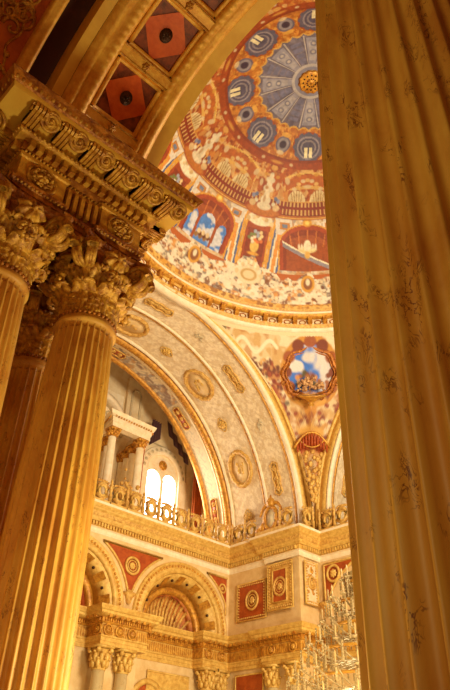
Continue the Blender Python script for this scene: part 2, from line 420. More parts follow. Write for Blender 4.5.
# modillions (ribbed scroll brackets) and the roses between them
for p, d, L in along([(XA-.28, YA), (XB+.36, YA), (XB+.36, YB), (XA-.28, YB)], .43, True):
    nrm = np.array((d[1], -d[0], 0.)); ex = np.array((*d, 0.)); mb = MB()
    if abs(d[1]) > .5: p = p-nrm[:2]*(.36 if d[1] > 0 else .28)
    prof = [(.12, 8.70), (.30, 8.695), (.40, 8.71), (.46, 8.70), (.50, 8.73), (.50, 8.82), (.12, 8.82)]
    for k in range(4):
        x0 = -.10+k*.051; loc = [[(x0+sx, q, z) for q, z in prof] for sx in (0, .036)]
        tmp = MB().grid(loc, False, True); tmp.f.append(tuple(range(7))); tmp.f.append(tuple(range(7, 14))[::-1])
        mb.join(tmp)
    mb.box(-.10, .09, .12, .45, 8.725, 8.82)
    sp = spiral(.055, 1.6, .02, 16).xform(lambda x, y, z: (z, x, y)); 
    for off in (-.12, .12): mb.join(shift(MB().join(sp), off, .42, 8.765))
    mb.xform(lambda x, y, z: (p[0]+ex[0]*x+nrm[0]*y, p[1]+ex[1]*x+nrm[1]*y, z))
    if p[1] < 7.6: mb.obj('modillion', 'gold', ent)
    ro = MB(); ro.join(ringtube(.105, .105, .026, 20, 6)); ro.join(shift(spiral(.09, 1.7, .028, 24), 0, 0, .02)); ro.join(disc(.10, .10, .01, 16)); ro.ball((0, 0, .03), .03, 8, 5)
    q = p+d*L*.5
    if abs((q-np.array((XA, YA)))@np.array((1, 0))) > -1:
        place(ro, (q[0]+nrm[0]*.40-ex[0]*.05, q[1]+nrm[1]*.40-ex[1]*.05, 8.745), ex, nrm+np.array((0, 0, .9)), np.cross(ex, nrm+np.array((0, 0, .9))))
        if q[1] < 7.7: ro.obj('soffit_rose', 'goldleaf', ent, True)
co = sweep(sq, [(-.3, 8.69), (.10, 8.69), (.12, 8.82), (.49, 8.82), (.50, 8.84), (.51, 8.88), (.51, 8.90), (-.3, 8.90)], True); co.obj('corona', 'strip', ent)
cy = sweep(sq, [(-.3, 8.86), (.50, 8.86), (.51, 8.89), (.54, 8.91), (.58, 8.98), (.61, 9.02), (.60, 9.04), (-.3, 9.04)], True); capped(cy, sq, 9.03); cy.obj('cyma', 'golddark', ent)
lf = MB()
for p, d, L in along([(XA-.545, YA-.545), (XB+.545, YA-.545), (XB+.545, YB+.545), (XA-.545, YB+.545)], .085, True):
    nrm = np.array((d[1], -d[0])); lf.ball((p[0]-nrm[0]*.005, p[1]-nrm[1]*.005, 8.955), (.034, .034, .05), 6, 4)
lf.obj('leaf_row', 'goldleaf', ent, True)
# ================================================================== near coffered arch
AY, AZ, AR = 3.57, 9.04, 3.3
def fr(a, dr, d): return (d, AY+(AR+dr)*cos(rad(a)), AZ+(AR+dr)*sin(rad(a)))
car = thing('coffered_arch', 'gilded arch with red coffers springing from the left entablature cornice', 'arch')
NA = 72
arcsweep(fr, [(3.95, 0), (4.2, 0), (4.2, .55), (3.95, .55)], 0, 180, NA).obj('front_fascia', 'strip', car)
arcsweep(fr, [(3.64, .02), (3.66, -.02), (3.72, -.045), (3.76, -.01), (3.80, -.03), (3.86, -.05), (3.90, -.02), (3.95, .0), (3.95, .4), (3.64, .4)], 0, 180, 360, (160, .03, (2,))).obj('leaf_moulding', 'goldarch', car, True)
arcsweep(fr, [(2.26, 0), (2.33, -.01), (2.36, -.05), (2.42, -.055), (2.46, -.02), (2.50, -.02), (2.54, -.06), (2.62, -.065), (2.68, -.02), (2.70, .02), (2.70, .4), (2.26, .4)], 0, 180, 360, (160, .03, (7,))).obj('leaf_moulding', 'goldarch', car, True)
arcsweep(fr, [(2.08, 0), (2.25, 0), (2.25, .6), (2.08, .6)], 0, 180, NA).obj('fascia', 'strip', car)
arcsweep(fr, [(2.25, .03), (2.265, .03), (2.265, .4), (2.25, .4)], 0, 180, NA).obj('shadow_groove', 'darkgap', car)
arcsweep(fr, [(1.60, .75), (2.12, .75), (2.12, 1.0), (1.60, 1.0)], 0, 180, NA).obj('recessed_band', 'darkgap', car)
arcsweep(fr, [(1.48, .0), (1.52, -.03), (1.57, .0), (1.60, -.03), (1.65, -.01), (1.67, .04), (1.67, .9), (1.48, .9)], 0, 180, 240, (140, .02, (3,))).obj('leaf_moulding', 'goldarch', car, True)
arcsweep(fr, [(2.6, .1), (3.7, .1), (3.7, .5), (2.6, .5)], 0, 180, NA).obj('coffer_backing', 'dred', car)
for k in range(9):
    a = 11.25+20.5*k
    if a > 178: break
    arcsweep(fr, [(2.68, -.02), (3.66, -.02), (3.66, .12), (2.68, .12)], a-1.9, a+1.9, 4).obj('coffer_rib', 'goldarch', car)
    rr = MB()
    for s_ in (-1.5, 1.5): rr.tube([fr(a+s_, -.03, 2.7+.96*i/6) for i in range(7)], .016, 5)
    rr.join(place(rosette(.07, .05, 6, 24), fr(a, -.02, 3.17), (1, 0, 0), (0, -sin(rad(a)), cos(rad(a))), (0, -cos(rad(a)), -sin(rad(a)))))
    rr.obj('rib_ornament', 'goldleaf', car, True)
for k in range(8):
    a = 21.5+20.5*k
    cf = arcsweep(fr, [(2.70, .085), (3.65, .085), (3.65, .12), (2.70, .12)], a-8.4, a+8.4, 8).obj('coffer', 'dred', car)
    ed = MB()
    for s_, (x0, x1) in ((-7.75, (2.75, 3.60)), (7.75, (2.75, 3.60))): ed.tube([fr(a+s_, .05, x0+(x1-x0)*i/4) for i in range(5)], .045, 6)
    for x in (2.75, 3.60): ed.tube([fr(a-7.75+15.5*i/8, .05, x) for i in range(9)], .045, 6)
    ed.obj('coffer_frame', 'goldarch', cf, True)
    dm = MB(); P = []
    for i in range(9):
        t = i/8*2-1; row = []
        for j in (-1, 1): row.append(fr(a+t*7.9, .068, 3.175+j*.44*(1-abs(t))))
        P.append(row)
    dm.grid(P); P2 = [[fr(a+(i/8*2-1)*7.9, .09, 3.175+j*.44*(1-abs(i/8*2-1))) for j in (-1, 1)] for i in range(9)]; dm.grid(P2)
    dm.obj('diamond_field', 'diamond', cf)
    e2 = np.array((0, -sin(rad(a)), cos(rad(a)))); e3 = np.array((0, -cos(rad(a)), -sin(rad(a))))
    md = disc(.105, .12, .02); md.join(rosette(.09, .05, 8, 32))
    place(md, fr(a, .066, 3.175), (1, 0, 0), e2, e3).obj('medallion', 'bronze', cf, True)
# aisle vault beyond, orange ground with gilded scrolls
fr2 = lambda a, dr, d: fr(a, dr+.28, d)
ce = struct(arcsweep(fr2, [(-4, 0), (1.49, 0), (1.49, .3), (-4, .3)], 0, 180, NA).obj('ceiling', 'orange'))
sc = MB()
for i in range(230):
    a0 = random.uniform(10, 80); d0 = random.uniform(-.5, 1.35); r0 = random.uniform(.07, .19); fl = random.choice((-1, 1)); ph = random.uniform(0, 6.28); tr = random.uniform(1, 1.6)
    pts = []; rr = []
    for j in range(16):
        t = j/15; q = r0*(1-t)**.8+.004; an = ph+fl*tr*2*pi*t; pts.append(fr2(a0+np.degrees(q*sin(an)/3.6), -.02, min(1.46, d0+q*cos(an)))); rr.append(.032*(1-.4*t))
    sc.tube(pts, rr, 5)
for i in range(120):
    a0 = random.uniform(10, 100); d0 = random.uniform(-.9, 1.4); sc.ball(fr2(a0, -.02, d0), random.uniform(.03, .06), 6, 4)
sc.obj('scrollwork', 'goldleaf', ce, True)
fr3 = MB()
for q, s in ((.95, 0), (1.30, 0)):
    fr3.tube([fr2(8+i*1.4, -.01, q+.05*sin(i*.9)) for i in range(70)], .022, 5)
fr3.obj('border_moulding', 'goldleaf', ce, True)
# ================================================================== dome
prof = [(9.8, 25.1), (9.3, 26.0), (8.6, 27.3), (7.8, 28.6), (6.8, 29.8), (5.5, 31.1), (4, 32), (2.8, 32.5), (1.4, 32.72), (0.01, 32.8)]
pr = np.array(prof); sl = np.concatenate([[0], np.cumsum(np.hypot(*np.diff(pr, axis=0).T))])
def dpos(th, s, off=0):
    Rr = np.interp(s, sl, pr[:, 0]); z = np.interp(s, sl, pr[:, 1])
    return CX+(Rr-off)*cos(th), CY+(Rr-off)*sin(th), z
nth, ns = 1120, 260
TH = np.linspace(0, 2*pi, nth, endpoint=False)[:, None]*np.ones((1, ns)); S = np.ones((nth, 1))*np.linspace(0, sl[-1], ns)[None]
RR = np.interp(S, sl, pr[:, 0]); ZZ = np.interp(S, sl, pr[:, 1])
deg = np.degrees(TH); a_ = ((deg-43+22.5) % 45)-22.5; sec = np.floor((deg-43+22.5)/45).astype(int) % 8
Un = np.radians(a_)*RR                                   # metres from the niche axis
ap = ((deg-43) % 45)-22.5; Up = np.radians(ap)*RR         # metres from the panel axis
c = Canvas(np.radians(deg)*8.0, S, (190, 100, 42), .05)
WX = CX+RR*np.cos(TH); WY = CY+RR*np.sin(TH)
def xyspeckle(m_, cols, scale, seed, thr=.52, op=.7):
    for k, cc_ in enumerate(cols):
        n_ = vnoise(WX*scale+k*31, WY*scale+k*17, seed+k)*.6+.4*vnoise(WX*scale*2.3, WY*scale*2.3, seed+k+50); c.blend(m_*np.clip((n_-thr)*9, 0, 1)*op, cc_)
c.mask(S < .75, GLD); c.speckle(S < .75, [(236, 196, 110), (150, 84, 30)], 5, 3, .5)
z1 = (S > 2.3)*(S < 5.5); c.mask(z1, (218, 190, 150)); c.speckle(z1, [(238, 226, 204), (170, 150, 140), (196, 130, 66)], 3.2, 5, .55)
# pilaster stripes of blue-grey and gold either side of every panel
for k, (u0, u1, col) in enumerate([(.82, .98, GLD), (.98, 1.10, (96, 108, 150)), (1.10, 1.20, WHT), (1.20, 1.42, (226, 150, 66)), (1.42, 1.52, WHT), (1.52, 1.64, (96, 108, 150)), (1.64, 1.72, GLD)]):
    for s_ in (-1, 1): c.mask((Up*s_ > u0)*(Up*s_ < u1)*z1, col)
    # caps
for s_ in (-1, 1): c.ell(s_*1.3, 5.25, .34, .24, GLD, U=Up); c.ell(s_*1.3, 5.3, .2, .13, (246, 204, 96), U=Up)
# red panels with a vase of flowers
c.rect(-.80, .80, 2.4, 5.0, GLD, U=Up); c.rect(-.70, .70, 2.4, 4.9, (168, 74, 30), U=Up); c.rect(-.56, .56, 2.6, 4.6, (142, 56, 24), U=Up)
c.ell(0, 3.6, .26, .38, (232, 190, 96), U=Up); c.ell(0, 3.15, .34, .1, GLD, U=Up)
for i in range(15):
    q = i*2.4; rr_ = .08+.36*(i/15)**.6; c.ell(rr_*cos(q), 4.12+rr_*.9*sin(q), .1, .1, [WHT, (170, 176, 190), (220, 120, 60), (120, 130, 70), (240, 210, 150)][i % 5], U=Up)
c.ell(0, 5.15, .75, .34, WHT, U=Up); 
for i in range(9): c.ell(-.72+.18*i, 5.35+.1*sin(i*1.9)-.02*(i-4)**2, .13, .13, [CRM, WHT, BEI][i % 3], U=Up)
# white spandrels
for s_ in (-1, 1): c.rect(min(s_*.9, s_*1.85), max(s_*.9, s_*1.85), 4.55, 5.45, (226, 214, 196), U=Un)
c.mask((abs(Un) > 1.0)*(abs(Un) < 1.6)*(S > 4.85)*(S < 5.25), (196, 132, 66)); c.mask((abs(Un) > 1.15)*(abs(Un) < 1.45)*(S > 4.95)*(S < 5.15), (120, 130, 156))
# niches
def niche(hw, base, spr, rise): return (abs(Un) < hw)*(S > base)*(S < spr+rise*np.sqrt(np.clip(1-(Un/hw)**2, 0, 1)))
c.mask(niche(1.72, 2.5, 3.9, 1.35), GLD); c.mask(niche(1.62, 2.5, 3.9, 1.27), (172, 72, 30)); c.mask(niche(1.42, 2.5, 3.9, 1.02), (142, 58, 24))
c.mask(niche(1.22, 2.5, 3.8, .8), (164, 80, 34))
for u in (-.9, -.45, 0, .45, .9): c.mask(niche(1.4, 3.9, 3.9, 1.0)*(abs(Un-u*(1+.2*(S-3.9))) < .04), (196, 110, 48))
sky = (sec % 2 == 1)
for u, hw, hh in ((0, .52, .62), (-1.0, .3, .38), (1.0, .3, .38)):
    op_ = sky*(abs(Un-u) < hw)*(S > 2.5)*(S < 3.65+(hh)*np.sqrt(np.clip(1-((Un-u)/hw)**2, 0, 1)))
    c.mask(op_, BLU); c.speckle(op_, [(238, 232, 224)], 2.2, 9, .48)
for i in range(9): c.ell(-.4+.1*i, 2.95+.15*sin(i*2.1), .13, .15, [BRN, CRM, (150, 110, 60)][i % 3], U=Un, sel=sky)
ns_ = (sec % 2 == 0)
c.mask(ns_*(abs(S-2.6-(Un+1.4)*.5) < .13)*(abs(Un) < 1.45), (150, 140, 150)); c.mask(ns_*(abs(S-2.75-(Un+1.4)*.5) < .05)*(abs(Un) < 1.45), WHT)
c.ell(0, 3.75, .52, .2, (240, 214, 150), U=Un, sel=ns_); c.ell(0, 4.0, .2, .32, WHT, U=Un, sel=ns_); c.ell(0, 3.45, .16, .22, (230, 180, 90), U=Un, sel=ns_)
for i in range(7): c.ell(-.48+.16*i, 3.92, .06, .16, WHT, U=Un, sel=ns_)
c.ell(0, 5.3, .26, .22, GLD, U=Un); c.ell(0, 5.3, .13, .12, (250, 214, 110), U=Un)
# bouquets of the flower frieze
top = 1.75+.95*np.exp(-(ap/6.5)**2)+.35*np.exp(-(a_/3)**2)+.25*vnoise(c.U*2.2, c.U*0, 3)
fz_ = (S > .55)*(S < top+.25*vnoise(c.U*3, S*3, 8)); c.mask(fz_, (232, 208, 168))
c.speckle(fz_, [(172, 96, 52), (226, 160, 82), (140, 130, 120), (120, 62, 34), (250, 240, 214), (246, 230, 200)], 4.2, 11, .56, .85)
c.ell(0, 1.9, .75, .55, (240, 220, 180), U=Up); c.ell(0, 1.9, .5, .36, (206, 166, 100), U=Up); c.ell(0, 1.9, .34, .24, (238, 214, 168), U=Up)
for i in range(13): c.ell(-.9+.15*i, 2.65-.028*(i-6)**2, .12, .15, [WHT, CRM][i % 2], U=Up)
c.ell(0, 1.75, .4, .5, GLD, U=Un); c.ell(0, 1.75, .26, .34, (150, 90, 46), U=Un); c.ell(0, 1.85, .12, .2, WHT, U=Un)
# balcony rail
c.mask((S > 5.45)*(S < 5.72), (196, 112, 46)); c.mask((S > 5.50)*(S < 5.55), (240, 190, 100)); c.mask((S > 5.66)*(S < 5.74), (120, 44, 18))
z2 = (S > 5.74)*(S < 6.5); c.mask(z2, (150, 62, 26)); c.mask(z2*((deg*1.0 % 1.9) < .8), (226, 176, 104)); c.mask(z2*(abs(S-6.12) < .07), (150, 52, 22)); c.mask((S > 6.42)*(S < 6.56), (222, 160, 78))
c.ell(0, 5.75, 1.15, .42, (172, 74, 28), U=Up); c.ell(0, 5.66, .98, .26, (206, 124, 50), U=Up)
z3 = (S > 6.56)*(S < 8.75); c.mask(z3, (188, 94, 36)); xyspeckle(z3, [(222, 146, 64), (152, 64, 26), (234, 190, 120)], 4.6, 14, .56, .75)
# white lunettes
for u in (-.62, .62):
    lu = (S > 6.5)*(((Un-u)/.50)**2+((S-6.5)/.62)**2 < 1); c.mask(lu, (238, 214, 160)); c.mask(lu*(((Un-u)/.38)**2+((S-6.5)/.46)**2 < 1), (224, 196, 140))
    for q in range(-2, 3): c.mask(lu*(abs((Un-u)-q*.12*(1+(S-6.5)*.6)) < .02), (180, 130, 70))
c.mask((abs(Un) > 1.1)*(abs(Un) < 1.3)*(S > 6.5)*(S < 7.2), (214, 140, 60))
c.mask((abs(Un) < 1.35)*(abs(S-7.30+.10*Un**2) < .10), (232, 180, 92)); c.mask((abs(Un) < 1.25)*(abs(S-7.75+.3*Un**2) < .28), (196, 104, 40))
for i in range(7): c.ell(-.75+.25*i, 7.72-.06*(i-3)**2, .13, .1, [CRM, (236, 190, 110)][i % 2], U=Un)
c.mask((abs(Un) < 1.3)*(abs(S-8.12+.25*Un**2) < .05), (240, 196, 104))
# white garden vases standing on the rail
for dy, ru, rv in ((5.95, .42, .22), (6.3, .30, .28), (6.62, .16, .24), (6.95, .30, .2), (7.2, .16, .18), (7.45, .26, .18), (7.7, .12, .18)):
    c.ell(0, dy, ru, rv, (240, 222, 186), U=Up)
c.ell(.08, 6.35, .08, .2, (198, 160, 116), U=Up); c.ell(.1, 7.0, .1, .1, (206, 150, 96), U=Up)
for s_ in (-1, 1):
    for i in range(6): c.ell(s_*(.62+.13*cos(i*2)), 6.35+.2*sin(i*2.2), .1, .1, [(150, 150, 178), (110, 116, 150), WHT][i % 3], U=Up)
    c.ell(s_*.72, 5.98, .2, .18, (232, 196, 140), U=Up)
# ring of orange with grey-blue wheels
z4 = (S > 8.7)*(S < 10.6); c.mask(z4, (214, 138, 52)); xyspeckle(z4, [(240, 176, 82), (168, 84, 30), (190, 110, 44)], 5.5, 21, .54, .8)
for rr_, col in ((.88, (170, 80, 32)), (.83, (106, 98, 120)), (.64, (158, 146, 156)), (.55, (92, 84, 108)), (.44, (150, 138, 146)), (.35, (94, 86, 110))):
    c.mask((np.hypot(Un, (S-9.5)) < rr_*(1+.05*np.cos(12*np.arctan2(S-9.5, Un)) if rr_ == .83 else 1))*(S > 8.8), col)
c.rect(-.22, -.04, 8.98, 9.5, (250, 236, 190), U=Un); c.rect(.04, .22, 8.98, 9.5, (250, 236, 190), U=Un)
c.ell(0, 9.5, .42, .46, (110, 102, 124), U=Up); c.ell(0, 9.5, .33, .37, (156, 146, 154), U=Up); c.ell(0, 9.5, .2, .22, (70, 52, 72), U=Up)
c.ell(0, 9.05, .2, .12, CRM, U=Up); c.ell(0, 10.05, .24, .13, (240, 180, 80), U=Up)
c.mask((S > 8.66)*(S < 8.78), (150, 62, 22)); c.mask((S > 8.3)*(S < 8.66), (168, 74, 26))
# crown medallion
d16 = np.cos(np.radians(deg)*16); d8 = ((deg-43) % 22.5)-11.25; d16b = np.cos(np.radians(deg-43)*8)
edge = 10.5+.15*abs(np.sin(np.radians(deg-43)*16)); md_ = S > edge
c.mask(S > edge-.09, (226, 176, 90)); c.mask(md_, (128, 118, 134)); xyspeckle(md_, [(150, 140, 154), (100, 90, 114)], 4, 31, .52, .6)
wedge = abs(((deg-43) % 45)-22.5)
c.mask(md_*(wedge > 13.5)*(S > 10.75)*(S < 12.3), (164, 160, 176)); c.mask(md_*(wedge > 16)*(S > 10.95)*(S < 12.1), (186, 180, 186))
c.mask(md_*(abs(wedge-11) < .9)*(S > 10.6)*(S < 12.5), (196, 186, 182)); c.mask(md_*(wedge < 7)*(S > 10.9)*(S < 12.2)*(abs(np.sin(S*9)) > .3), (128, 126, 156))
for v_ in (11.1, 11.6): c.ell(0, v_, .17, .15, (128, 126, 152), U=Un); c.ell(0, v_, .09, .08, (206, 196, 190), U=Un)
c.mask((S > 12.28)*(S < 12.44), (200, 192, 190)); c.mask((S > 12.44)*(S < 12.66), (150, 146, 166)); c.mask(S > 12.66, (226, 186, 116))
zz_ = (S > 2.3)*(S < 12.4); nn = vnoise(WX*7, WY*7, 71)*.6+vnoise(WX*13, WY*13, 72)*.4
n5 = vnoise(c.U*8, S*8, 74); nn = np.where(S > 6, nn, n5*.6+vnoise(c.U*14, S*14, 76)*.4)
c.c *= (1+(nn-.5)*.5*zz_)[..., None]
# small gilded and cream ornaments scattered between the painted features
for (u, v, a_r, b_r, col) in [(-1.15, 7.6, .14, .2, CRM), (1.15, 7.6, .14, .2, CRM), (0, 7.35, .22, .1, CRM), (-.5, 8.0, .14, .1, GLD), (.5, 8.0, .14, .1, GLD), (0, 8.2, .3, .08, (240, 190, 110)), (-1.5, 6.9, .12, .28, (214, 150, 76)), (1.5, 6.9, .12, .28, (214, 150, 76)), (-.95, 8.5, .1, .08, CRM), (.95, 8.5, .1, .08, CRM)]: c.ell(u, v, a_r, b_r, col, .85, U=Un)
for (u, v, a_r, b_r, col) in [(-.5, 7.2, .1, .2, CRM), (.5, 7.2, .1, .2, CRM), (-.35, 7.7, .12, .1, GLD), (.35, 7.7, .12, .1, GLD), (0, 8.15, .2, .14, (232, 176, 90)), (0, 8.5, .34, .08, (226, 160, 70))]: c.ell(u, v, a_r, b_r, col, .85, U=Up)
c.c *= np.where(S > 5.4, .76, .92)[..., None]; c.c = np.clip(c.c, 0, 1)  # upper dome paint darkened, the dimmer light there put into the colour
dome = thing('dome', 'painted dome with garden balcony, flower vases and a scalloped blue-grey crown', 'dome', (0, 0, 0))
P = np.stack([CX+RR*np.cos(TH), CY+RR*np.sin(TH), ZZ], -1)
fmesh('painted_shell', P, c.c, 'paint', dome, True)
oc = MB().lathe([(.62, 32.76), (.66, 32.70), (.58, 32.62), (.4, 32.66), (.1, 32.6), (.02, 32.55)], 48, (CX, CY, 0), lambda a, z: 1+.05*cos(12*a)).obj('ceiling_rose', 'gold', dome, True)
for k in range(12):
    for rr_ in (.22, .42): MB().ball((CX+rr_*cos(k*pi/6+rr_*3), CY+rr_*sin(k*pi/6+rr_*3), 32.64), .05, 6, 4).obj('boss', 'bronze', oc, True)
# dome cornice
dc = thing('dome_cornice', 'round gold and white cornice with small brackets at the foot of the dome', 'cornice', (0, 0, 0))
def ring(pr_, n=180): return MB().grid([[(CX+r*cos(k/n*2*pi), CY+r*sin(k/n*2*pi), z) for k in range(n)] for r, z in pr_+[pr_[0]]], False, True)
ring([(9.75, 25.12), (9.60, 25.12), (9.55, 25.05), (9.60, 24.98), (9.95, 24.98), (9.95, 25.12)]).obj('white_lip', 'white', dc, True)
ring([(9.62, 25.5), (9.72, 25.12), (10.0, 25.12), (9.9, 25.5)]).obj('gold_crest_band', 'goldfar', dc, True)
ring([(9.62, 24.98), (9.68, 24.86), (9.98, 24.80), (10.05, 24.98)]).obj('gold_cyma', 'gold', dc, True)
ring([(9.95, 24.82), (9.95, 24.32), (10.3, 24.32), (10.3, 24.82)]).obj('bracket_frieze', 'cream', dc, True)
ring([(9.78, 24.34), (9.86, 24.22), (9.9, 24.12), (10.4, 24.12), (10.4, 24.34)]).obj('lower_moulding', 'goldfar', dc, True)
ring([(9.86, 24.12), (9.88, 23.98), (10.4, 23.98), (10.4, 24.12)]).obj('white_band', 'white', dc, True)
nb = 72
for k in range(nb):
    a = (k+.5)/nb*2*pi; mb = MB().box(-.28, .0, -.12, .12, 24.44, 24.84).box(-.14, 0, -.10, .10, 24.34, 24.5)
    mb.tube([(-.29, -.12, 24.78), (-.29, .12, 24.78)], .05, 8)
    rotz(mb, a).xform(lambda x, y, z: (CX+9.97*cos(a)+x, CY+9.97*sin(a)+y, z)).obj('bracket', 'gold', dc)
for k in range(nb):
    a = k/nb*2*pi; ov = MB().join(rotz(place(ringtube(.16, .13, .035, 16, 5), (0, 0, 24.58), (0, 1, 0), (0, 0, 1), (1, 0, 0)), a).xform(lambda x, y, z: (CX+9.93*cos(a)+x, CY+9.93*sin(a)+y, z))); ov.obj('oval_coffer', 'golddark', dc, True)
# ================================================================== pendentives
PX, PY = 10.85, 9.95
def pend(sx, label, nm='pendentive'):
    nph, nz = 300, 200
    ph = np.linspace(0.5, 89.5, nph)[:, None]*np.ones((1, nz)); t = np.ones((nph, 1))*np.linspace(0, 1, nz)[None]
    pr_ = np.radians(ph); phc = np.arctan2(PY, PX)
    Rb = np.where(pr_ < phc, PX/np.cos(pr_), PY/np.sin(pr_))
    s_ = np.where(pr_ < phc, PX*np.tan(pr_)/PY, PY/np.tan(pr_)/PX)
    zb = SPR+9.95*np.sqrt(np.clip(1-s_**2, 0, 1)); zt = 24.1; Z = zb+(zt-zb)*t
    zb = np.minimum(zb, zt-.02)
    Sb = np.sqrt(Rb**2+(zb-SPR)**2); St = sqrt(9.98**2+(zt-SPR)**2); Q = Sb+(St-Sb)*t
    R_ = np.sqrt(np.clip(Q**2-(Z-SPR)**2, 1, None))
    X = CX+sx*R_*np.cos(pr_); Y = CY+R_*np.sin(pr_)
    du = np.radians(ph-42.6)*R_; c = Canvas(du, Z, (226, 198, 150), .06)
    c.speckle(Z > 0, [(206, 160, 92), (240, 222, 186), (190, 132, 72)], 2.0, 3, .52, .8)
    wd = 12.0
    for i in range(420):     # flower garlands
        side = 1 if i % 2 else -1; q = random.random(); u = side*(1.9+3.6*q+random.gauss(0, .26)); v = 21.9+1.5*q+random.gauss(0, .2)+.28*sin(q*9)
        c.ell(u, v, random.uniform(.06, .15), random.uniform(.05, .13), random.choice([(150, 66, 34), (118, 50, 26), (96, 44, 22), (236, 214, 170), (150, 84, 50), (226, 170, 90), (120, 110, 80)]), .9)
    for i in range(260):
        side = 1 if i % 2 else -1; q = random.random(); u = side*(2.15-.55*q+random.gauss(0, .16)); v = 22.6-2.4*q+random.gauss(0, .14)
        c.ell(u, v, random.uniform(.06, .14), random.uniform(.06, .13), random.choice([(132, 44, 26), (164, 74, 40), (110, 50, 30), (200, 140, 80)]), .9)
    for i in range(160): c.ell(random.gauss(0, .75), random.uniform(15.6, 20.4), random.uniform(.05, .13), random.uniform(.06, .16), random.choice([(176, 100, 48), (236, 214, 170), (206, 150, 70), (128, 60, 30), (222, 184, 120)]), .8)
    for sgn_ in (-1, 1):
        for i in range(60):
            q = i/60; c.ell(sgn_*(1.9+3.6*q), 23.35+.25*sin(q*14), .09, .07, (246, 230, 196)); c.ell(sgn_*(1.75+.1*sin(q*20)-.9*q), 21.0-3.0*q, .07, .08, (214, 160, 76))
    c.ell(0, 22.3, 1.72, 1.62, (206, 142, 52)); c.ell(0, 22.25, 1.5, 1.42, (140, 62, 26)); c.ell(0, 22.35, 1.3, 1.2, (60, 118, 216))
    o_ = (np.hypot(du/1.3, (Z-22.35)/1.2) < 1); c.speckle(o_, [(236, 228, 220), (226, 216, 208)], 1.25, 6, .46, .95)
    for i in range(12):
        q = i/12*2*pi; c.ell(1.38*cos(q), 22.3+1.3*sin(q)+.05, .34, .26, [(128, 56, 26), (160, 82, 36)][i % 2])
    for i in range(40): c.ell(random.gauss(0, .42), 21.75+abs(random.gauss(0, .38)), .13, .12, random.choice([(130, 64, 32), (236, 200, 140), (164, 96, 50), (96, 84, 50), (220, 150, 80)]))
    c.ell(0, 21.1, .95, .34, (222, 160, 62)); c.ell(0, 21.2, .8, .12, (150, 84, 30)); c.ell(0, 20.6, .36, .42, (206, 140, 54)); c.ell(0, 20.2, .2, .2, (150, 70, 30))
    for i in range(46): c.ell(random.gauss(0, .8), 19.9+random.gauss(0, .45), .14, .12, random.choice([(150, 62, 34), (236, 210, 160), (120, 104, 84), (206, 150, 76), (130, 50, 30)]))
    c.ell(0, 19.5, .75, .3, (226, 170, 74))
    c.ell(0, 18.75, 1.0, .62, (176, 64, 28)); 
    for i in range(-4, 5): c.ell(i*.22, 18.7, .05, .5-.03*i*i, (214, 100, 44))
    c.ell(0, 18.2, .62, .3, (222, 170, 90)); c.ell(0, 17.75, .4, .5, (196, 112, 56)); c.ell(0, 17.8, .26, .34, (236, 208, 160)); c.ell(0, 17.1, .2, .34, (214, 160, 80))
    eb = np.minimum(abs(Z-zb), 5); rim = (Z-zb) < (.10+.05*np.sin(np.radians(ph)*60)*0+.25*(Z < 19)*0)
    c.mask(rim, (232, 208, 160)); c.mask(Z > 23.85, (236, 214, 170))
    t_ = thing(nm, label, 'pendentive')
    fmesh('painted_surface', np.stack([X, Y, Z], -1), c.c, 'paint', t_)
    n = np.array((-sx*cos(rad(42.6)), -sin(rad(42.6)), -.75)); n /= np.linalg.norm(n); ex = np.array((-sx*sin(rad(42.6)), cos(rad(42.6)), 0)); ey = np.cross(n, ex); 
    if ey[2] < 0: ey = -ey
    cc = np.array((CX+sx*11.7*cos(rad(42.6)), CY+11.7*sin(rad(42.6)), 22.3))+n*.12
    f_ = ringtube(1.52, 1.46, .12, 64, 8, 8, .05); f_.join(ringtube(1.34, 1.28, .05, 64, 6, 8, .04))
    for i in range(16): f_.join(shift(spiral(.17, 1.3, .05, 14, 1 if i % 2 else -1), 1.62*cos(i*pi/8), 1.56*sin(i*pi/8), .04))
    f_.xform(lambda x, y, z: (x, y, z-.10*((x/1.5)**2+(y/1.5)**2)))
    place(f_, cc, ex, ey, n).obj('oval_frame', 'golddark', t_, True)
    bo = MB().lathe([(.05, -.5), (.18, -.45), (.1, -.3), (.34, -.1), (.80, .12), (.86, .18), (.78, .2)], 32, fn=lambda a, z: 1+.04*cos(14*a)).xform(lambda x, y, z: (x, y*.5+0, z*.9))
    cb = np.array((CX+sx*12.15*cos(rad(42.6)), CY+12.15*sin(rad(42.6)), 20.95))+n*.35
    place(bo, cb, ex, -n, ey).obj('flower_bowl', 'gold', t_, True)
    cb2 = np.array((CX+sx*12.0*cos(rad(42.6)), CY+12.0*sin(rad(42.6)), 21.35))+n*.25; fb = MB()
    for i in range(70):
        q = random.uniform(0, pi); rr_ = .78*sqrt(random.random()); fb.ball((rr_*cos(q), rr_*sin(q)*.95, random.uniform(0, .12)), random.uniform(.06, .12), 6, 4)
    place(fb, cb2, ex, ey, n).obj('flower_bouquet', 'flowers', t_, True)
    fan = MB()
    for i in range(-5, 6): fan.ball((i*.16, -.02*i*i+0, .06), (.075, .46-.02*abs(i)*2, .1), 8, 6)
    cf_ = np.array((CX+sx*13.15*cos(rad(42.6)), CY+13.15*sin(rad(42.6)), 18.8)); n2 = np.array((-sx*cos(rad(42.6)), -sin(rad(42.6)), -.4)); n2 /= np.linalg.norm(n2); ey2 = np.cross(n2, ex); ey2 = -ey2 if ey2[2] < 0 else ey2
    place(fan, cf_, ex, ey2, n2).obj('shell_fan', 'red', t_, True)
    ga = MB()
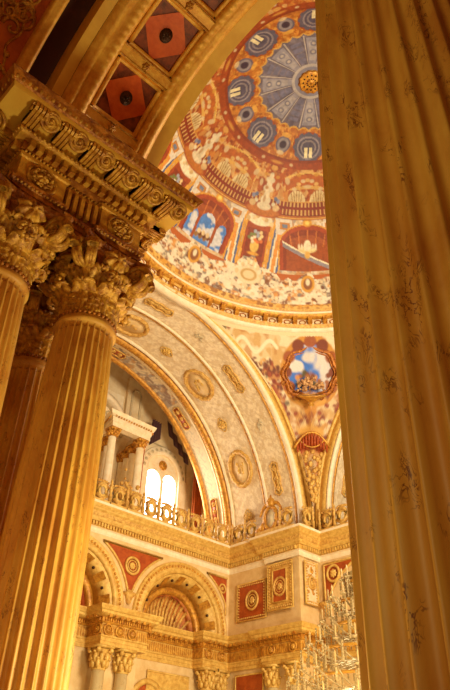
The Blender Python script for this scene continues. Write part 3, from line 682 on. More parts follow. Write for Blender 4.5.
    for i in range(34):
        q = i/33; z_ = 18.0-2.6*q; r_ = 13.1+.62*q; w_ = .42*(1-q)+.08
        ga.ball((CX+sx*(r_-.1)*cos(rad(42.6))-sin(rad(42.6))*sx*w_*sin(i*2.4), CY+(r_-.1)*sin(rad(42.6))+cos(rad(42.6))*w_*sin(i*2.4), z_), (.13, .13, .15), 6, 4)
    ga.obj('pendant_garland', 'goldfar', t_, True)
    rc = MB()
    rc.tube([(i*.14, .06*sin(i)*0-.018*i*i+.42, .08) for i in range(-7, 8)], .07, 6); rc.tube([(i*.12, -.42+.012*i*i, .08) for i in range(-6, 7)], .05, 6)
    place(rc, cf_, ex, ey2, n2).obj('fan_border', 'gold', t_, True)
    return t_
pend(1, 'painted pendentive with blue sky oval and red shell fan beside the right column')
pend(-1, 'painted pendentive mostly hidden behind the left entablature corner')
# ================================================================== great arches
def medal(a, b_, mat='goldfar', fill='grey'):
    f_ = ringtube(a, b_, .13, 48, 6, 12, .03); f_.join(ringtube(a*.8, b_*.8, .035, 40, 5))
    for i in range(20): f_.ball((a*1.06*cos(i*pi/10), b_*1.06*sin(i*pi/10), .0), .085, 6, 4)
    return f_, disc(a*.92, b_*.92, .03)
def great_arch(tf, rx, rz, label, meds, full=True, seed=1):
    """tf(s, d, z) -> world; soffit from d=0 (dome side) back to 7.2"""
    t_ = thing('great_arch', label, 'arch')
    def f0(a, dr, d):
        x, y, z = (rx+dr)*cos(rad(a)), d, SPR+(rz+dr)*sin(rad(a)); return tf(x, y, z)
    na, nd = 520, 150; Aa = np.linspace(0, 180, na)[:, None]*np.ones((1, nd)); D = np.ones((na, 1))*np.linspace(0.0, 7.3, nd)[None]
    L = np.radians(Aa)*rx; c = Canvas(L, D, (244, 224, 188), .06)
    c.speckle(D > 0, [(220, 194, 154), (244, 228, 198), (214, 184, 140)], 5.0, seed, .52, .6)
    # faint arabesque scrolls
    w1 = np.sin(L*6.6+2.4*np.sin(D*8.1))*np.cos(D*7.7+2.0*np.sin(L*5.3)); c.mask(abs(w1) < .10, (206, 178, 140), .5)
    w2 = np.sin(L*2.3+3*np.sin(D*2.9+1))*np.cos(D*2.2+2.5*np.sin(L*1.9)); c.mask((abs(w2) < .05), (214, 184, 130), .6)
    back = D > 6.1; c.mask(back, (222, 202, 168)); c.speckle(back*(Aa > 55), [(160, 146, 140), (190, 140, 84), (140, 110, 96)], 3.4, seed+4, .52, .9)
    c.mask((D > 6.3)*(D < 7.05)*(abs(w1) < .18), (170, 156, 136), .6)
    P_ = np.empty((na, nd, 3)); 
    xs = rx*np.cos(np.radians(Aa)); zs = SPR+rz*np.sin(np.radians(Aa)); w_ = tf(xs, D, zs)
    for i in range(3): P_[..., i] = w_[i]
    fmesh('painted_soffit', P_, c.c, 'soffit', t_)
    arcsweep(f0, [(-.02, .12), (-.06, .14), (-.09, .3), (-.05, .42), (0, .5), (.0, .95), (.3, .95), (.3, .06), (.0, .06)], 0, 180, 120).obj('gilded_face_band', 'goldpale', t_, True)
    arcsweep(f0, [(-.06, .55), (-.16, .62), (-.16, .74), (-.08, .84), (0, .86), (.1, .7)], 0, 180, 360, (260, .05, (1, 2))).obj('gilded_rope_moulding', 'goldpale', t_, True)
    arcsweep(f0, [(-.04, .1), (-.1, .05), (-.06, -.05), (.08, -.09), (.22, -.06), (.26, .05)], 0, 180, 120).obj('white_edge_roll', 'white', t_, True)
    arcsweep(f0, [(.26, .04), (.3, -.05), (.40, -.06), (.44, .04)], 0, 180, 120).obj('gilded_fillet', 'gold', t_, True)
    arcsweep(f0, [(2.28, .04), (2.30, -.08), (2.40, -.10), (2.44, .04)], 0, 180, 120).obj('white_fillet', 'white', t_, True)
    arcsweep(f0, [(2.44, .04), (2.46, -.06), (2.56, -.07), (2.60, .04)], 0, 180, 120).obj('gilded_fillet', 'gold', t_, True)
    arcsweep(f0, [(5.0, .04), (5.02, -.08), (5.14, -.12), (5.22, -.05), (5.22, .04)], 0, 180, 120).obj('white_fillet', 'white', t_, True)
    arcsweep(f0, [(5.24, .04), (5.28, -.12), (5.40, -.2), (5.62, -.2), (5.74, -.12), (5.78, .04)], 0, 180, 480, (360, .07, (2, 3))).obj('gilded_rib', 'gold', t_, True)
    arcsweep(f0, [(5.80, .04), (5.84, -.06), (5.96, -.07), (6.0, .04)], 0, 180, 120).obj('white_fillet', 'white', t_, True)
    arcsweep(f0, [(7.1, .0), (7.12, -.12), (7.3, -.16), (7.45, -.1), (7.5, .3), (7.1, .3)], 0, 180, 120).obj('gilded_back_rim', 'gold', t_, True)
    def put(mb, a, d, mat, nm, par, lift=.05):
        o = np.array(f0(a, -lift, d)); e1 = np.array(f0(a+.5, 0, d))-np.array(f0(a-.5, 0, d)); e2 = np.array(f0(a, 0, d+.1))-np.array(f0(a, 0, d)); e1 /= np.linalg.norm(e1); e2 /= np.linalg.norm(e2)
        e3 = np.array(f0(a, -1, d))-np.array(f0(a, 0, d)); k = 1/(2*rx)
        mb.xform(lambda x, y, z: (x, y, z+x*x*k)); return place(mb, o, e1, e2, e3).obj(nm, mat, par, True)
    for a in meds:
        f_, di = medal(1.0, .80); o = put(f_, a, 3.8, 'goldfar', 'medallion', t_); put(di, a, 3.8, 'stone', 'painted_field', o, .02)
        mb = MB(); 
        for i in range(9): mb.ball((random.uniform(-.4, .4), random.uniform(-.3, .3), .05), (.13, .09, .04), 6, 4)
        put(mb, a, 3.8, 'goldpale', 'relief_figure', o, .04)
    for i, a in enumerate([meds[0]+16.5+33*k for k in range(-1, 5)]):
        if 3 < a < 177:
            mb = rosette(.26, .12, 8); mb.join(ringtube(.4, .3, .035, 28, 5, 4, .1)); put(mb, a, 3.9, 'goldpale', 'rosette', t_)
    for a in [meds[0]-7.5+36.5*k for k in range(0, 5)]:
        if 3 < a < 177:
            pts = [(-.95, 0), (-.8, .27), (-.35, .2), (0, .27), (.35, .2), (.8, .27), (.95, 0), (.8, -.27), (.35, -.2), (0, -.27), (-.35, -.2), (-.8, -.27)]
            mb = MB().tube([(x, y, 0) for x, y in pts], .06, 6, True)
            for x in (-.55, .0, .55): mb.join(shift(rosette(.16, .08, 6, 24), x, 0, .02))
            o = put(mb, a, 1.35, 'goldfar', 'oval_panel', t_); pd = MB().lathe([(1, 0), (1, .02), (.01, .03)], 24).xform(lambda x, y, z: (x*.85, y*.22, z)); put(pd, a, 1.35, 'goldpale', 'panel_field', o, .02)
        a2 = a+18.2
        if 3 < a2 < 177:
            mb = MB(); 
            for i in range(10): mb.ball((random.uniform(-.3, .3), random.uniform(-.18, .18), 0), (.13, .08, .05), 6, 4)
            put(mb, a2, 1.35, 'grey', 'trophy_relief', t_)
    for a in [meds[0]-11+36*k for k in range(0, 5)]:
        if 3 < a < 177:
            mb = MB().tube([(-.72, .25, 0), (.72, .25, 0), (.82, 0, 0), (.72, -.25, 0), (-.72, -.25, 0), (-.82, 0, 0)], .05, 6, True)
            for x in (-.45, .0, .45): mb.join(shift(rosette(.15, .08, 6, 24), x, 0, .02))
            o = put(mb, a, 6.55, 'goldfar', 'coloured_panel', t_); pd = MB().box(-.72, .72, -.24, .24, 0, .03); put(pd, a, 6.55, 'red', 'panel_field', o, .02)
    return t_
great_arch(lambda s, d, z: (CX+s, 21.85+d, z), 9.85, 9.85, 'broad cream barrel arch with oval gold medallions crossing the centre', [24.2, 57.1, 90, 123, 156], seed=1)
great_arch(lambda s, d, z: (27.3+d, CY+s, z), 9.0, 9.85, 'second cream barrel arch seen edge-on beside the right column', [24.2, 57.1, 90, 123, 156], seed=9)
# ================================================================== far walls
W = 27.0
AC = [15.9, 22.7]; AO = 3.12; Z9 = 9.25
wb = MB()
def wall_top(x0, x1): wb.box(x0, x1, W, W+.3, 0, 14.0)
xs = [4.0]+sum([[a-2.55, a+2.55] for a in [9.1]+AC], [])+[26.2]
for i in range(0, len(xs), 2): wb.box(xs[i], xs[i+1], W, W+.4, 0, 14.0)
for a in [9.1]+AC:
    n = 32; P = []
    for i in range(n+1):
        q = pi*i/n; P.append([(a+2.55*cos(q), W, Z9+2.55*sin(q)), (a+2.55*cos(q), W, 14.0), (a+2.55*cos(q), W+.4, 14.0), (a+2.55*cos(q), W+.4, Z9+2.55*sin(q))])
    wb.grid(P, False, True); wb.box(a-2.56, a+2.56, W+.66, W+1.0, 0, Z9-.1)
struct(wb.obj('wall_back', 'stone'))
wr = MB().box(26.0, 27.6, 21.9, 28.6, 0, 13.95).box(27.5, 28.2, 6, 21.95, 0, 13.95); struct(wr.obj('wall_right', 'stone'))
struct(MB().box(-6, 40, -8, 40, -.2, 0).obj('floor', 'floor'))
# shell niches
def niche_thing(a, label, tympanum):
    t_ = thing('arched_niche', label, 'niche', group='shell niches of the far wall')
    f = lambda an, dr, d: (a+(1+dr)*cos(rad(an)), W+d, Z9+(1+dr)*sin(rad(an)))
    arcsweep(f, [(-.02, 1.52), (-.12, 1.56), (-.16, 1.75), (-.08, 1.84), (-.08, 1.98), (-.14, 2.02), (-.14, 2.08), (-.02, 2.13), (.1, 2.13), (.1, 1.52)], 0, 180, 240, (110, .03, (2,))).obj('archivolt', 'goldpale', t_, True)
    lf = MB()
    for k in range(46):
        q = pi*(k+.5)/46; lf.ball((a+2.90*cos(q), W-.09, Z9+2.90*sin(q)), (.075, .05, .075), 6, 4)
    lf.obj('leaf_row', 'gold', t_, True)
    sp = arcsweep(f, [(0, 1.5), (.9, .95), (.9, 1.5), (.2, 1.9)], 0, 180, 60).obj('splayed_soffit', 'goldpale', t_, True)
    for k in range(7):
        c0_ = 11+k*26.3; 
        if c0_+8 > 178: break
        mb = MB(); P = [[(a+(2.42-.30*j/2)*cos(rad(c0_-5+10*i/6)), W+.04+.50*j/2, Z9+(2.42-.30*j/2)*sin(rad(c0_-5+10*i/6))) for j in range(3)] for i in range(7)]
        mb.grid(P); P = [[(x, y+.03, z) for x, y, z in r] for r in P]; mb.grid(P)
        o = mb.obj('sunk_coffer', 'gold', t_)
        for s_ in (-1, 1): pass
    for k in range(8):
        q = rad(-2+26.3*k+0); 
        if 0 < q < pi: MB().ball((a+2.24*cos(q), W+.32, Z9+2.24*sin(q)), (.075, .09, .075), 8, 5).obj('coffer_boss', 'bronze', t_, True)
    arcsweep(f, [(.85, .68), (.80, .72), (.74, .82), (.76, .98), (.86, 1.02), (1.3, 1.02), (1.3, .68)], 0, 180, 180, (120, .02, (2,))).obj('inner_archivolt', 'gold', t_, True)
    # conch: fluted quarter sphere
    nu, nv = 90, 24; P = []
    for i in range(nu+1):
        q = pi*i/nu; row = []
        for j in range(nv+1):
            e = pi/2*j/nv; r = 1.72*(1-.05*abs(cos(q*11))*sin(e)**.5*(1 if tympanum == 'shell' else 0))
            row.append((a+r*cos(q)*sin(e) if 1 else 0, W+.95+r*cos(e)*.9, Z9+r*sin(q)*sin(e)))
        P.append(row)
    # hinge the flutes at the foot of the conch
    P = []
    for i in range(nu+1):
        lon = pi*i/nu; row = []
        for j in range(nv+1):
            lat = pi/2*j/nv; r = 1.70*(1-.07*abs(sin(lon*6.5+.0))*cos(lat)**.3)
            row.append((a+r*cos(lon)*cos(lat)*1.0, W+1.0+r*sin(lon)*cos(lat)*.42, Z9+r*sin(lat)))
        P.append(row)
    sh = MB().grid(P); sh.obj('shell', 'red' if tympanum != 'shell' else 'conch', t_, True)
    if tympanum == 'shell':
        rb = MB()
        for k in range(-6, 7):
            u = k/6.6; pts = []
            for j in range(12):
                v = j/11; x = 1.68*u*(.72+.28*v); zt_ = 1.62*sqrt(max(0, 1-u*u)); z = .05+zt_*v*.96; dd = 1.70**2-x*x-z*z
                pts.append((a+x, W+.95+sqrt(max(.02, dd))*.40, Z9+z))
            rb.tube(pts, .085, 6)
        rb.obj('shell_ribs', 'goldfar', t_, True)
    else:
        place(ringtube(.4, .55, .06, 28, 6).join(rosette(.22, .1, 8)), (a+.6, W+1.6, Z9+.8), (1, 0, 0), (0, 0, 1), (0, -1, 0)).obj('roundel', 'gold', t_, True)
    return t_
M['conch'] = metal('gilt_shell', (214, 140, 58), (150, 64, 26), 2, met=.05, rough=.55, bscale=6, bs=.3)
niche_thing(22.7, 'gilded arched niche with fluted shell, to the left of the wall corner', 'shell')
niche_thing(15.9, 'gilded arched niche with red tympanum, beside the bright left column', 'red')
# entablatures
low = [(6.6, 27.62), (10.9, 27.62), (10.9, 26.42), (13.55, 26.42), (13.55, 27.62), (17.65, 27.62), (17.65, 26.42), (20.2, 26.42), (20.2, 27.62), (24.15, 27.62), (24.15, 26.84), (25.9, 26.84), (25.9, 24.25), (25.72, 24.25), (25.72, 21.7), (27.3, 21.7), (27.3, 12)]
le = thing('lower_entablature', 'gilded lower entablature with rosettes and fluted frieze over the far columns', 'entablature')
sweep(low, [(-.5, 7.55), (0, 7.55), (0, 7.72), (.03, 7.72), (.03, 7.86), (.07, 7.9), (.07, 7.95), (-.5, 7.95)]).obj('architrave', 'goldpale', le)
sweep(low, [(-.5, 7.95), (.0, 7.95), (.0, 8.45), (-.5, 8.45)]).obj('frieze', 'goldpale', le)
path_boxes(MB(), low, -.02, .03, 8.0, 8.4, .13, .07).obj('fluted_panels', 'gold', le)
path_boxes(sweep(low, [(-.5, 8.45), (.06, 8.45), (.1, 8.5), (.1, 8.7), (-.5, 8.7)]), low, .08, .18, 8.53, 8.68, .13, .07).obj('dentil_band', 'gold', le)
sweep(low, [(-.5, 8.7), (.18, 8.7), (.30, 8.74), (.38, 8.8), (.38, 8.9), (.44, 8.95), (.50, 9.08), (.50, 9.14), (-.5, 9.18)]).obj('cornice', 'goldpale', le)
for p, d, L in along(low[5:], .34):
    nrm = np.array((d[1], -d[0])); vs = [(*(p+d*sx*.075+nrm*o), z) for sx in (-1, 1) for o in (.15, .36) for z in (8.66, 8.80)]
    if p[1] > 18: MB().add(vs, [(0, 1, 3, 2), (4, 6, 7, 5), (0, 4, 5, 1), (2, 3, 7, 6), (0, 2, 6, 4), (1, 5, 7, 3)]).obj('modillion', 'gold', le)
for p, d in (((17.95, 26.42), 0), ((18.6, 26.42), 0), ((19.3, 26.42), 0), ((17.65, 26.66), 1), ((24.5, 26.84), 0), ((25.4, 26.84), 0), ((25.72, 23.6), 1), ((25.72, 22.2), 1), ((26.1, 21.7), 0), ((27.0, 21.7), 0)):
    mb = ringtube(.2, .2, .05, 24, 6).join(rosette(.15, .12, 8, 24)); ex, ez = ((1, 0, 0), (0, -1, 0)) if d == 0 else ((0, 1, 0), (-1, 0, 0))
    place(mb, (p[0]+ez[0]*.05, p[1]+ez[1]*.05, 8.2), ex, (0, 0, 1), ez).obj('rosette', 'gold', le, True)
main = [(5, 27.0), (26.0, 27.0), (26.0, 24.1), (25.86, 24.1), (25.86, 21.76), (27.5, 21.76), (27.5, 12)]
me_ = thing('main_cornice', 'heavy gilded cornice with dentils running under the gallery balustrade', 'cornice')
sweep(main, [(-.5, 12.5), (.02, 12.5), (.06, 12.6), (.06, 12.72), (.14, 12.78), (-.5, 12.78)]).obj('lower_moulding', 'white', me_)
path_boxes(sweep(main, [(-.5, 12.78), (.16, 12.78), (.16, 13.0), (-.5, 13.0)]), main, .14, .28, 12.80, 12.98, .17, .09).obj('dentil_band', 'goldpale', me_)
sweep(main, [(-.5, 13.0), (.28, 13.0), (.34, 13.1), (.36, 13.2), (-.5, 13.2)]).obj('gold_band', 'goldpale', me_)
sweep(main, [(-.5, 13.2), (.36, 13.2), (.40, 13.26), (.42, 13.42), (-.5, 13.42)]).obj('leaf_band', 'goldfar', me_)
sweep(main, [(-.5, 13.42), (.42, 13.42), (.50, 13.5), (.52, 13.56), (.60, 13.68), (.62, 13.74), (-.5, 13.76)]).obj('crown_moulding', 'goldpale', me_)
sweep(main, [(-.5, 13.74), (.62, 13.74), (.64, 13.80), (.64, 13.86), (-.5, 13.88)]).obj('white_lip', 'white', me_)
# spandrel panels between the niches
def spandrel(xa, xb, label, mirror=False):
    t_ = thing('spandrel_panel', label, 'wall panel', group='red spandrel panels of the far wall')
    mid = (xa+xb)/2; r = AO+.22; pts = []
    zt = 12.25
    def left(z): return xa+sqrt(max(0, r*r-(z-Z9)**2))
    def right(z): return xb-sqrt(max(0, r*r-(z-Z9)**2))
    zs_ = [10.25+(zt-10.25)*i/14 for i in range(15)]
    L_ = [(min(left(z)+.08, mid-.02), z) for z in zs_]; R_ = [(max(right(z)-.08, mid+.02), z) for z in zs_]
    P = [[(l[0], W-.03, l[1]), (q[0], W-.03, q[1])] for l, q in zip(L_, R_)]; mb = MB().grid(P); mb.grid([[(x, y+.05, z) for x, y, z in r_] for r_ in P]); mb.obj('red_field', 'red', t_)
    MB().tube([(x, W-.05, z) for x, z in L_+R_[::-1]], .06, 6, True).obj('frame', 'goldpale', t_, True)
    place(ringtube(.36, .36, .07, 32, 6).join(ringtube(.24, .24, .03, 24, 5)).join(rosette(.17, .1, 10, 40)), (mid, W-.07, 11.45), (1, 0, 0), (0, 0, 1), (0, -1, 0)).obj('roundel', 'goldpale', t_, True)
    cb = MB().lathe([(.05, 9.62), (.12, 9.7), (.2, 9.95), (.34, 10.08), (.36, 10.16)], 16, fn=lambda a, z: 1).xform(lambda x, y, z: (x+mid, W-.04+y*.7, z))
    tag(cb.obj('corbel', 'goldfar', None, True), 'small gilded corbel under the tip of the '+('left' if mid < 20 else 'corner')+' red spandrel panel', 'corbel')
spandrel(15.9, 22.7, 'red spandrel panel with gold roundel between the two arched niches')
t_ = thing('spandrel_panel', 'small red spandrel panel with ring, tucked between shell niche and wall corner', 'wall panel', group='red spandrel panels of the far wall')
P = []
for i in range(12):
    z = 10.3+(12.25-10.3)*i/11; x0 = min(25.72, 22.7+sqrt(max(0, 3.36**2-(z-Z9)**2))+.06); P.append([(x0, W-.03, z), (25.78, W-.03, z)])
MB().grid(P).grid([[(x, y+.05, z) for x, y, z in r] for r in P]).obj('red_field', 'red', t_)
MB().tube([(p[0][0], W-.05, p[0][2]) for p in P]+[(25.8, W-.05, 12.25)], .05, 6).obj('frame', 'goldpale', t_, True)
place(ringtube(.2, .2, .05, 24, 6).join(rosette(.1, .06, 8, 24)), (25.45, W-.06, 11.65), (1, 0, 0), (0, 0, 1), (0, -1, 0)).obj('roundel', 'goldpale', t_, True)
# pier panels
def panel(o, ex, ez, w, h, label, fill='red', round_=(0, 0, .34), border=True, nm='wall_panel'):
    t_ = thing(nm, label, 'wall panel')
    ey = (0, 0, 1)
    place(MB().box(-w/2, w/2, -h/2, h/2, 0, .03), o, ex, ey, ez).obj('field', fill, t_)
    f_ = MB().tube([(-w/2, -h/2, .03), (w/2, -h/2, .03), (w/2, h/2, .03), (-w/2, h/2, .03)], .055, 6, True)
    place(f_, o, ex, ey, ez).obj('frame', 'goldpale', t_, True)
    if border:
        s_ = MB(); n1 = int(w/.14); n2 = int(h/.14)
        for i in range(n1):
            x = -w/2+.1+(w-.2)*i/max(1, n1-1); s_.ball((x, -h/2+.12, .04), .055, 6, 4); s_.ball((x, h/2-.12, .04), .055, 6, 4)
        for i in range(n2):
            y = -h/2+.1+(h-.2)*i/max(1, n2-1); s_.ball((-w/2+.12, y, .04), .055, 6, 4); s_.ball((w/2-.12, y, .04), .055, 6, 4)
        place(s_, o, ex, ey, ez).obj('scalloped_border', 'goldfar', t_, True)
    if round_:
        r = round_[2]; q = ringtube(r, r*1.1, .065, 32, 6).join(ringtube(r*.66, r*.7, .03, 24, 5)).join(rosette(r*.5, .1, 8, 32))
        place(shift(q, round_[0], round_[1], .07), o, ex, ey, ez).obj('roundel', 'goldfar', t_, True)
    return t_
panel((25.97, 25.22, 10.83), (0, 1, 0), (-1, 0, 0), 2.1, 1.9, 'large red wall panel with gold ring, right beside the wall corner', 'red', (-.08, 0, .38))
panel((25.83, 23.05, 11.2), (0, 1, 0), (-1, 0, 0), 1.7, 2.3, 'gold bordered panel with ring and red centre on the projecting pier', 'goldfar', (0, -.05, .36))
panel((25.79, 23.05, 11.2), (0, 1, 0), (-1, 0, 0), .95, 1.6, 'narrow red inner panel behind the ring of the projecting pier', 'red', None, False, 'inner_panel')
panel((26.68, 21.73, 11.25), (1, 0, 0), (0, -1, 0), .95, 2.1, 'slender cream panel with floral relief on the narrow pier side', 'cream', (0, 0, .24))
mb = MB()
for i in range(26): mb.ball((26.68+random.gauss(0, .13), 21.69, 11.25+random.uniform(-.85, .85)), (.08, .04, .08), 6, 4)
tag(mb.obj('floral_relief', 'gold', None, True), 'gilded floral relief running down the slender pier panel', 'relief')
t_ = thing('spandrel_panel', 'curved red spandrel panel with gold ring above the chandelier', 'wall panel', group='red spandrel panels of the far wall')
P = []
for i in range(14):
    q = i/13; z = 10.45+1.85*q; P.append([(27.46, 21.45, z), (27.46, 21.2-1.9*q**1.8, z)])
MB().grid(P).grid([[(x+.05, y, z) for x, y, z in r] for r in P]).obj('red_field', 'red', t_)
MB().tube([(27.43, p[0][1], p[0][2]) for p in P]+[(27.43, p[1][1], p[1][2]) for p in P[::-1]], .06, 6, True).obj('frame', 'goldpale', t_, True)
place(ringtube(.34, .36, .07, 32, 6).join(rosette(.2, .1, 8, 32)), (27.40, 20.85, 11.75), (0, 1, 0), (0, 0, 1), (-1, 0, 0)).obj('roundel', 'goldpale', t_, True)
tag(MB().lathe([(.05, 9.75), (.14, 9.85), (.26, 10.1), (.42, 10.24), (.44, 10.34)], 16, (27.4, 21.3, 0)).obj('corbel', 'goldfar', None, True), 'gilded corbel at the foot of the curved red panel, by the chandelier top', 'corbel')
# wall below: pilaster, panels and far columns
def far_column(x, y, label, r=.30, z0=0, zt=7.55, ch=.95, grp='far columns below the lower entablature', mat='farcol', cm='goldpale'):
    t_ = thing('column', label, 'column', (x, y, 0), 0, grp)
    MB().lathe([(r*1.35, z0), (r*1.35, z0+.15), (r*1.1, z0+.25), (r*1.05, z0+.3), (r*.92, zt-ch)], 24).obj('shaft', mat, t_, True)
    zc = zt-ch; k = r/.30; mb = MB()
    mb.lathe([(r*1.0, zc-.04), (r*1.05, zc), (r*.95, zc+.04), (r*.95, zc+.5*ch), (r*1.25, zc+.8*ch), (r*1.3, zc+.85*ch)], 20)
    for j, (h0, hh, rr_, o) in enumerate(((.03, .42, 1.15, 0), (.25, .5, 1.25, .5))):
        for q in range(8):
            a = (q+o)*pi/4; w_ = r*.42
            mb.ball((r*(rr_-.05)*cos(a), r*(rr_-.05)*sin(a), zc+ch*(h0+.5*hh)), (w_*.9, w_*.9, ch*hh*.5), 8, 6)
            mb.ball((r*(rr_+.3)*cos(a), r*(rr_+.3)*sin(a), zc+ch*(h0+.92*hh)), (w_*.62, w_*.62, w_*.5), 8, 5)
    for q in range(4):
        a = pi/4+q*pi/2; mb.ball((r*1.62*cos(a), r*1.62*sin(a), zc+.80*ch), r*.36, 8, 6)
    mb.box(-r*1.45, r*1.45, -r*1.45, r*1.45, zt-.1, zt)
    mb.obj('capital', cm, t_, True); return t_
far_column(17.95, 26.75, 'pale column with gilded capital, left of the coupled pair by the niche')
far_column(19.2, 26.75, 'pale column with gilded capital, right of the coupled pair by the niche')
far_column(24.6, 27.0, 'pale column beside the wall corner, left one of the corner pair')
far_column(25.4, 27.0, 'pale column tucked right into the wall corner under the fluted frieze')
far_column(25.95, 23.72, 'pale column under the red pier panels, first from the wall corner')
far_column(25.95, 22.35, 'pale column at the pier edge, second from the wall corner')
far_column(27.15, 21.95, 'pale column round the pier edge beside the crystal chandelier')
panel((16.3, 27.6, 6.35), (1, 0, 0), (0, -1, 0), 1.5, 1.7, 'square gilded wall panel low beside the bright left column', 'goldpale', None, False)
panel((16.3, 27.55, 6.35), (1, 0, 0), (0, -1, 0), .8, 1.0, 'small framed inner square low beside the bright left column', 'gold', None, False, 'inner_panel')
panel((22.6, 27.6, 6.3), (1, 0, 0), (0, -1, 0), 2.6, 1.6, 'long gilded wall panel under the shell niche', 'goldpale', None, False)
arcsweep(lambda an, dr, d: (21.3+(1+dr)*cos(rad(an)), 26.96+d, 5.0+(1+dr)*sin(rad(an))), [(-.06, 0), (-.1, .1), (-.06, .3), (0, .3), (0, 0)], 0, 180, 40)
t_ = thing('doorway_arch', 'small red arched opening low under the shell niche', 'arch')
arcsweep(lambda an, dr, d: (21.4+(.75+dr)*cos(rad(an)), 27.58+d, 5.75+(.75+dr)*sin(rad(an))), [(-.06, 0), (-.1, .1), (-.06, .25), (0, .25), (0, 0)], 0, 180, 40).obj('frame', 'goldpale', t_, True)
disc(.75, .75, .02).xform(lambda x, y, z: (x+21.4, 27.6-z, y+5.75)).obj('red_field', 'red', t_)
panel((25.93, 25.3, 6.55), (0, 1, 0), (-1, 0, 0), 1.9, 1.5, 'red panel in gilded frame below the fluted frieze near the corner', 'red', None, False)
# ================================================================== gallery balustrade
bal = thing('balustrade_medallion', 'x', 'balustrade')
f_ = MB().tube([(.34*cos(q), 0, .58+.44*sin(q)) for q in [k*pi/3+pi/6 for k in range(6)]], .105, 6, True).obj('hexagonal_frame', 'goldfar', bal, True)
MB().tube([(.2*cos(q), -.03, .58+.27*sin(q)) for q in [k*pi/8 for k in range(16)]], .07, 6, True).obj('oval_ring', 'goldpale', bal, True)
MB().box(-.48, .48, -.09, .09, 0, .12).obj('foot_rail', 'goldpale', bal)
mb = MB(); mb.lathe([(.09, .1), (.10, .5), (.05, .6), (.10, .72), (.08, .95), (.12, 1.0), (.05, 1.1), (.08, 1.2), (.01, 1.34)], 10, (.50, 0, 0))
mb.obj('post', 'goldfar', bal, True)
mb = MB()
for i in range(6): mb.ball((.12*(i-2.5), 0, 1.06+.03*sin(i*2)+(.05 if 1 < i < 4 else 0)), .075, 6, 4)
mb.obj('leaf_cresting', 'goldfar', bal, True)
ORD = ['first', 'second', 'third', 'fourth', 'fifth', 'sixth', 'seventh', 'eighth', 'ninth', 'tenth', 'eleventh', 'twelfth', 'thirteenth', 'fourteenth']
spots = []
for k in range(11): spots.append((24.95-1.03*k, 26.55, 0, '%s hexagonal balustrade medallion left of the gallery corner' % ORD[k]))
for k, y in enumerate((25.95, 24.95)): spots.append((25.62, y, pi/2, '%s hexagonal balustrade medallion between gallery corner and crowned crest' % ORD[k]))
spots.append((25.45, 22.15, pi/2, 'hexagonal balustrade medallion at the pier edge, right of the crowned crest'))
for k, x in enumerate((26.15,)): spots.append((x, 21.38, 0, 'hexagonal balustrade medallion on the narrow pier side under the gilded arch foot'))
for k, y in enumerate((20.8, 19.8)): spots.append((27.1, y, pi/2, '%s hexagonal balustrade medallion right of the pier, by the second arch' % ORD[k]))
for i, (x, y, r, l) in enumerate(spots):
    if i == 0: o = bal; o.location = (x, y, 13.88); o['label'] = l; o['group'] = 'hexagonal medallions of the gallery balustrade'
    else: copy_thing(bal, (x, y, 13.88), r, l, 'hexagonal medallions of the gallery balustrade')
cr = thing('crest', 'tall gilded crest cartouche with oval shield and crown standing on the cornice', 'crest', (25.5, 23.35, 13.88))
MB().tube([(0, .42*cos(q), .85+.62*sin(q)) for q in [k*pi/12 for k in range(24)]], .13, 8, True).obj('shield_ring', 'gold', cr, True)
MB().lathe([(1, 0), (1, .06), (.01, .1)], 24).xform(lambda x, y, z: (-z, x*.36, .85+y*.54)).obj('shield', 'grey', cr, True)
mb = MB()
for s_ in (-1, 1):
    mb.tube([(0, s_*(.2+.1*i), 1.62-.02*i*i*1.2+.06*i) for i in range(7)], [.1, .11, .11, .1, .09, .08, .06], 8)
    mb.tube([(0, s_*(.45+.12*i), .75-.1*i) for i in range(5)], .1, 8); mb.ball((0, s_*.95, .3), (.12, .2, .2), 8, 6); mb.ball((0, s_*.62, .45), (.12, .2, .25), 8, 6)
mb.obj('scrolls', 'gold', cr, True)
MB().lathe([(.16, 1.5), (.22, 1.62), (.24, 1.78), (.16, 1.95), (.06, 2.02), (.05, 2.15), (.01, 2.2)], 16, fn=lambda a, z: 1+.1*cos(6*a)).obj('crown', 'gold', cr, True)
MB().box(-.15, .15, -1.05, 1.05, 0, .22).obj('plinth', 'goldpale', cr)
# ================================================================== gallery behind
struct(MB().box(4, 27.6, 27.0, 34, 13.6, 13.9).obj('trim_1', 'cream'))
gw = MB(); YW = 31.6
gw.box(4, 22.2, YW, YW+.3, 13.9, 27).box(26.2, 27.6, YW, YW+.3, 13.9, 27).box(22.2, 26.2, YW, YW+.3, 13.9, 15.6).box(22.2, 26.2, YW, YW+.3, 21.25, 27)
gw.box(27.2, 27.5, 28.6, 31.6, 13.9, 25)
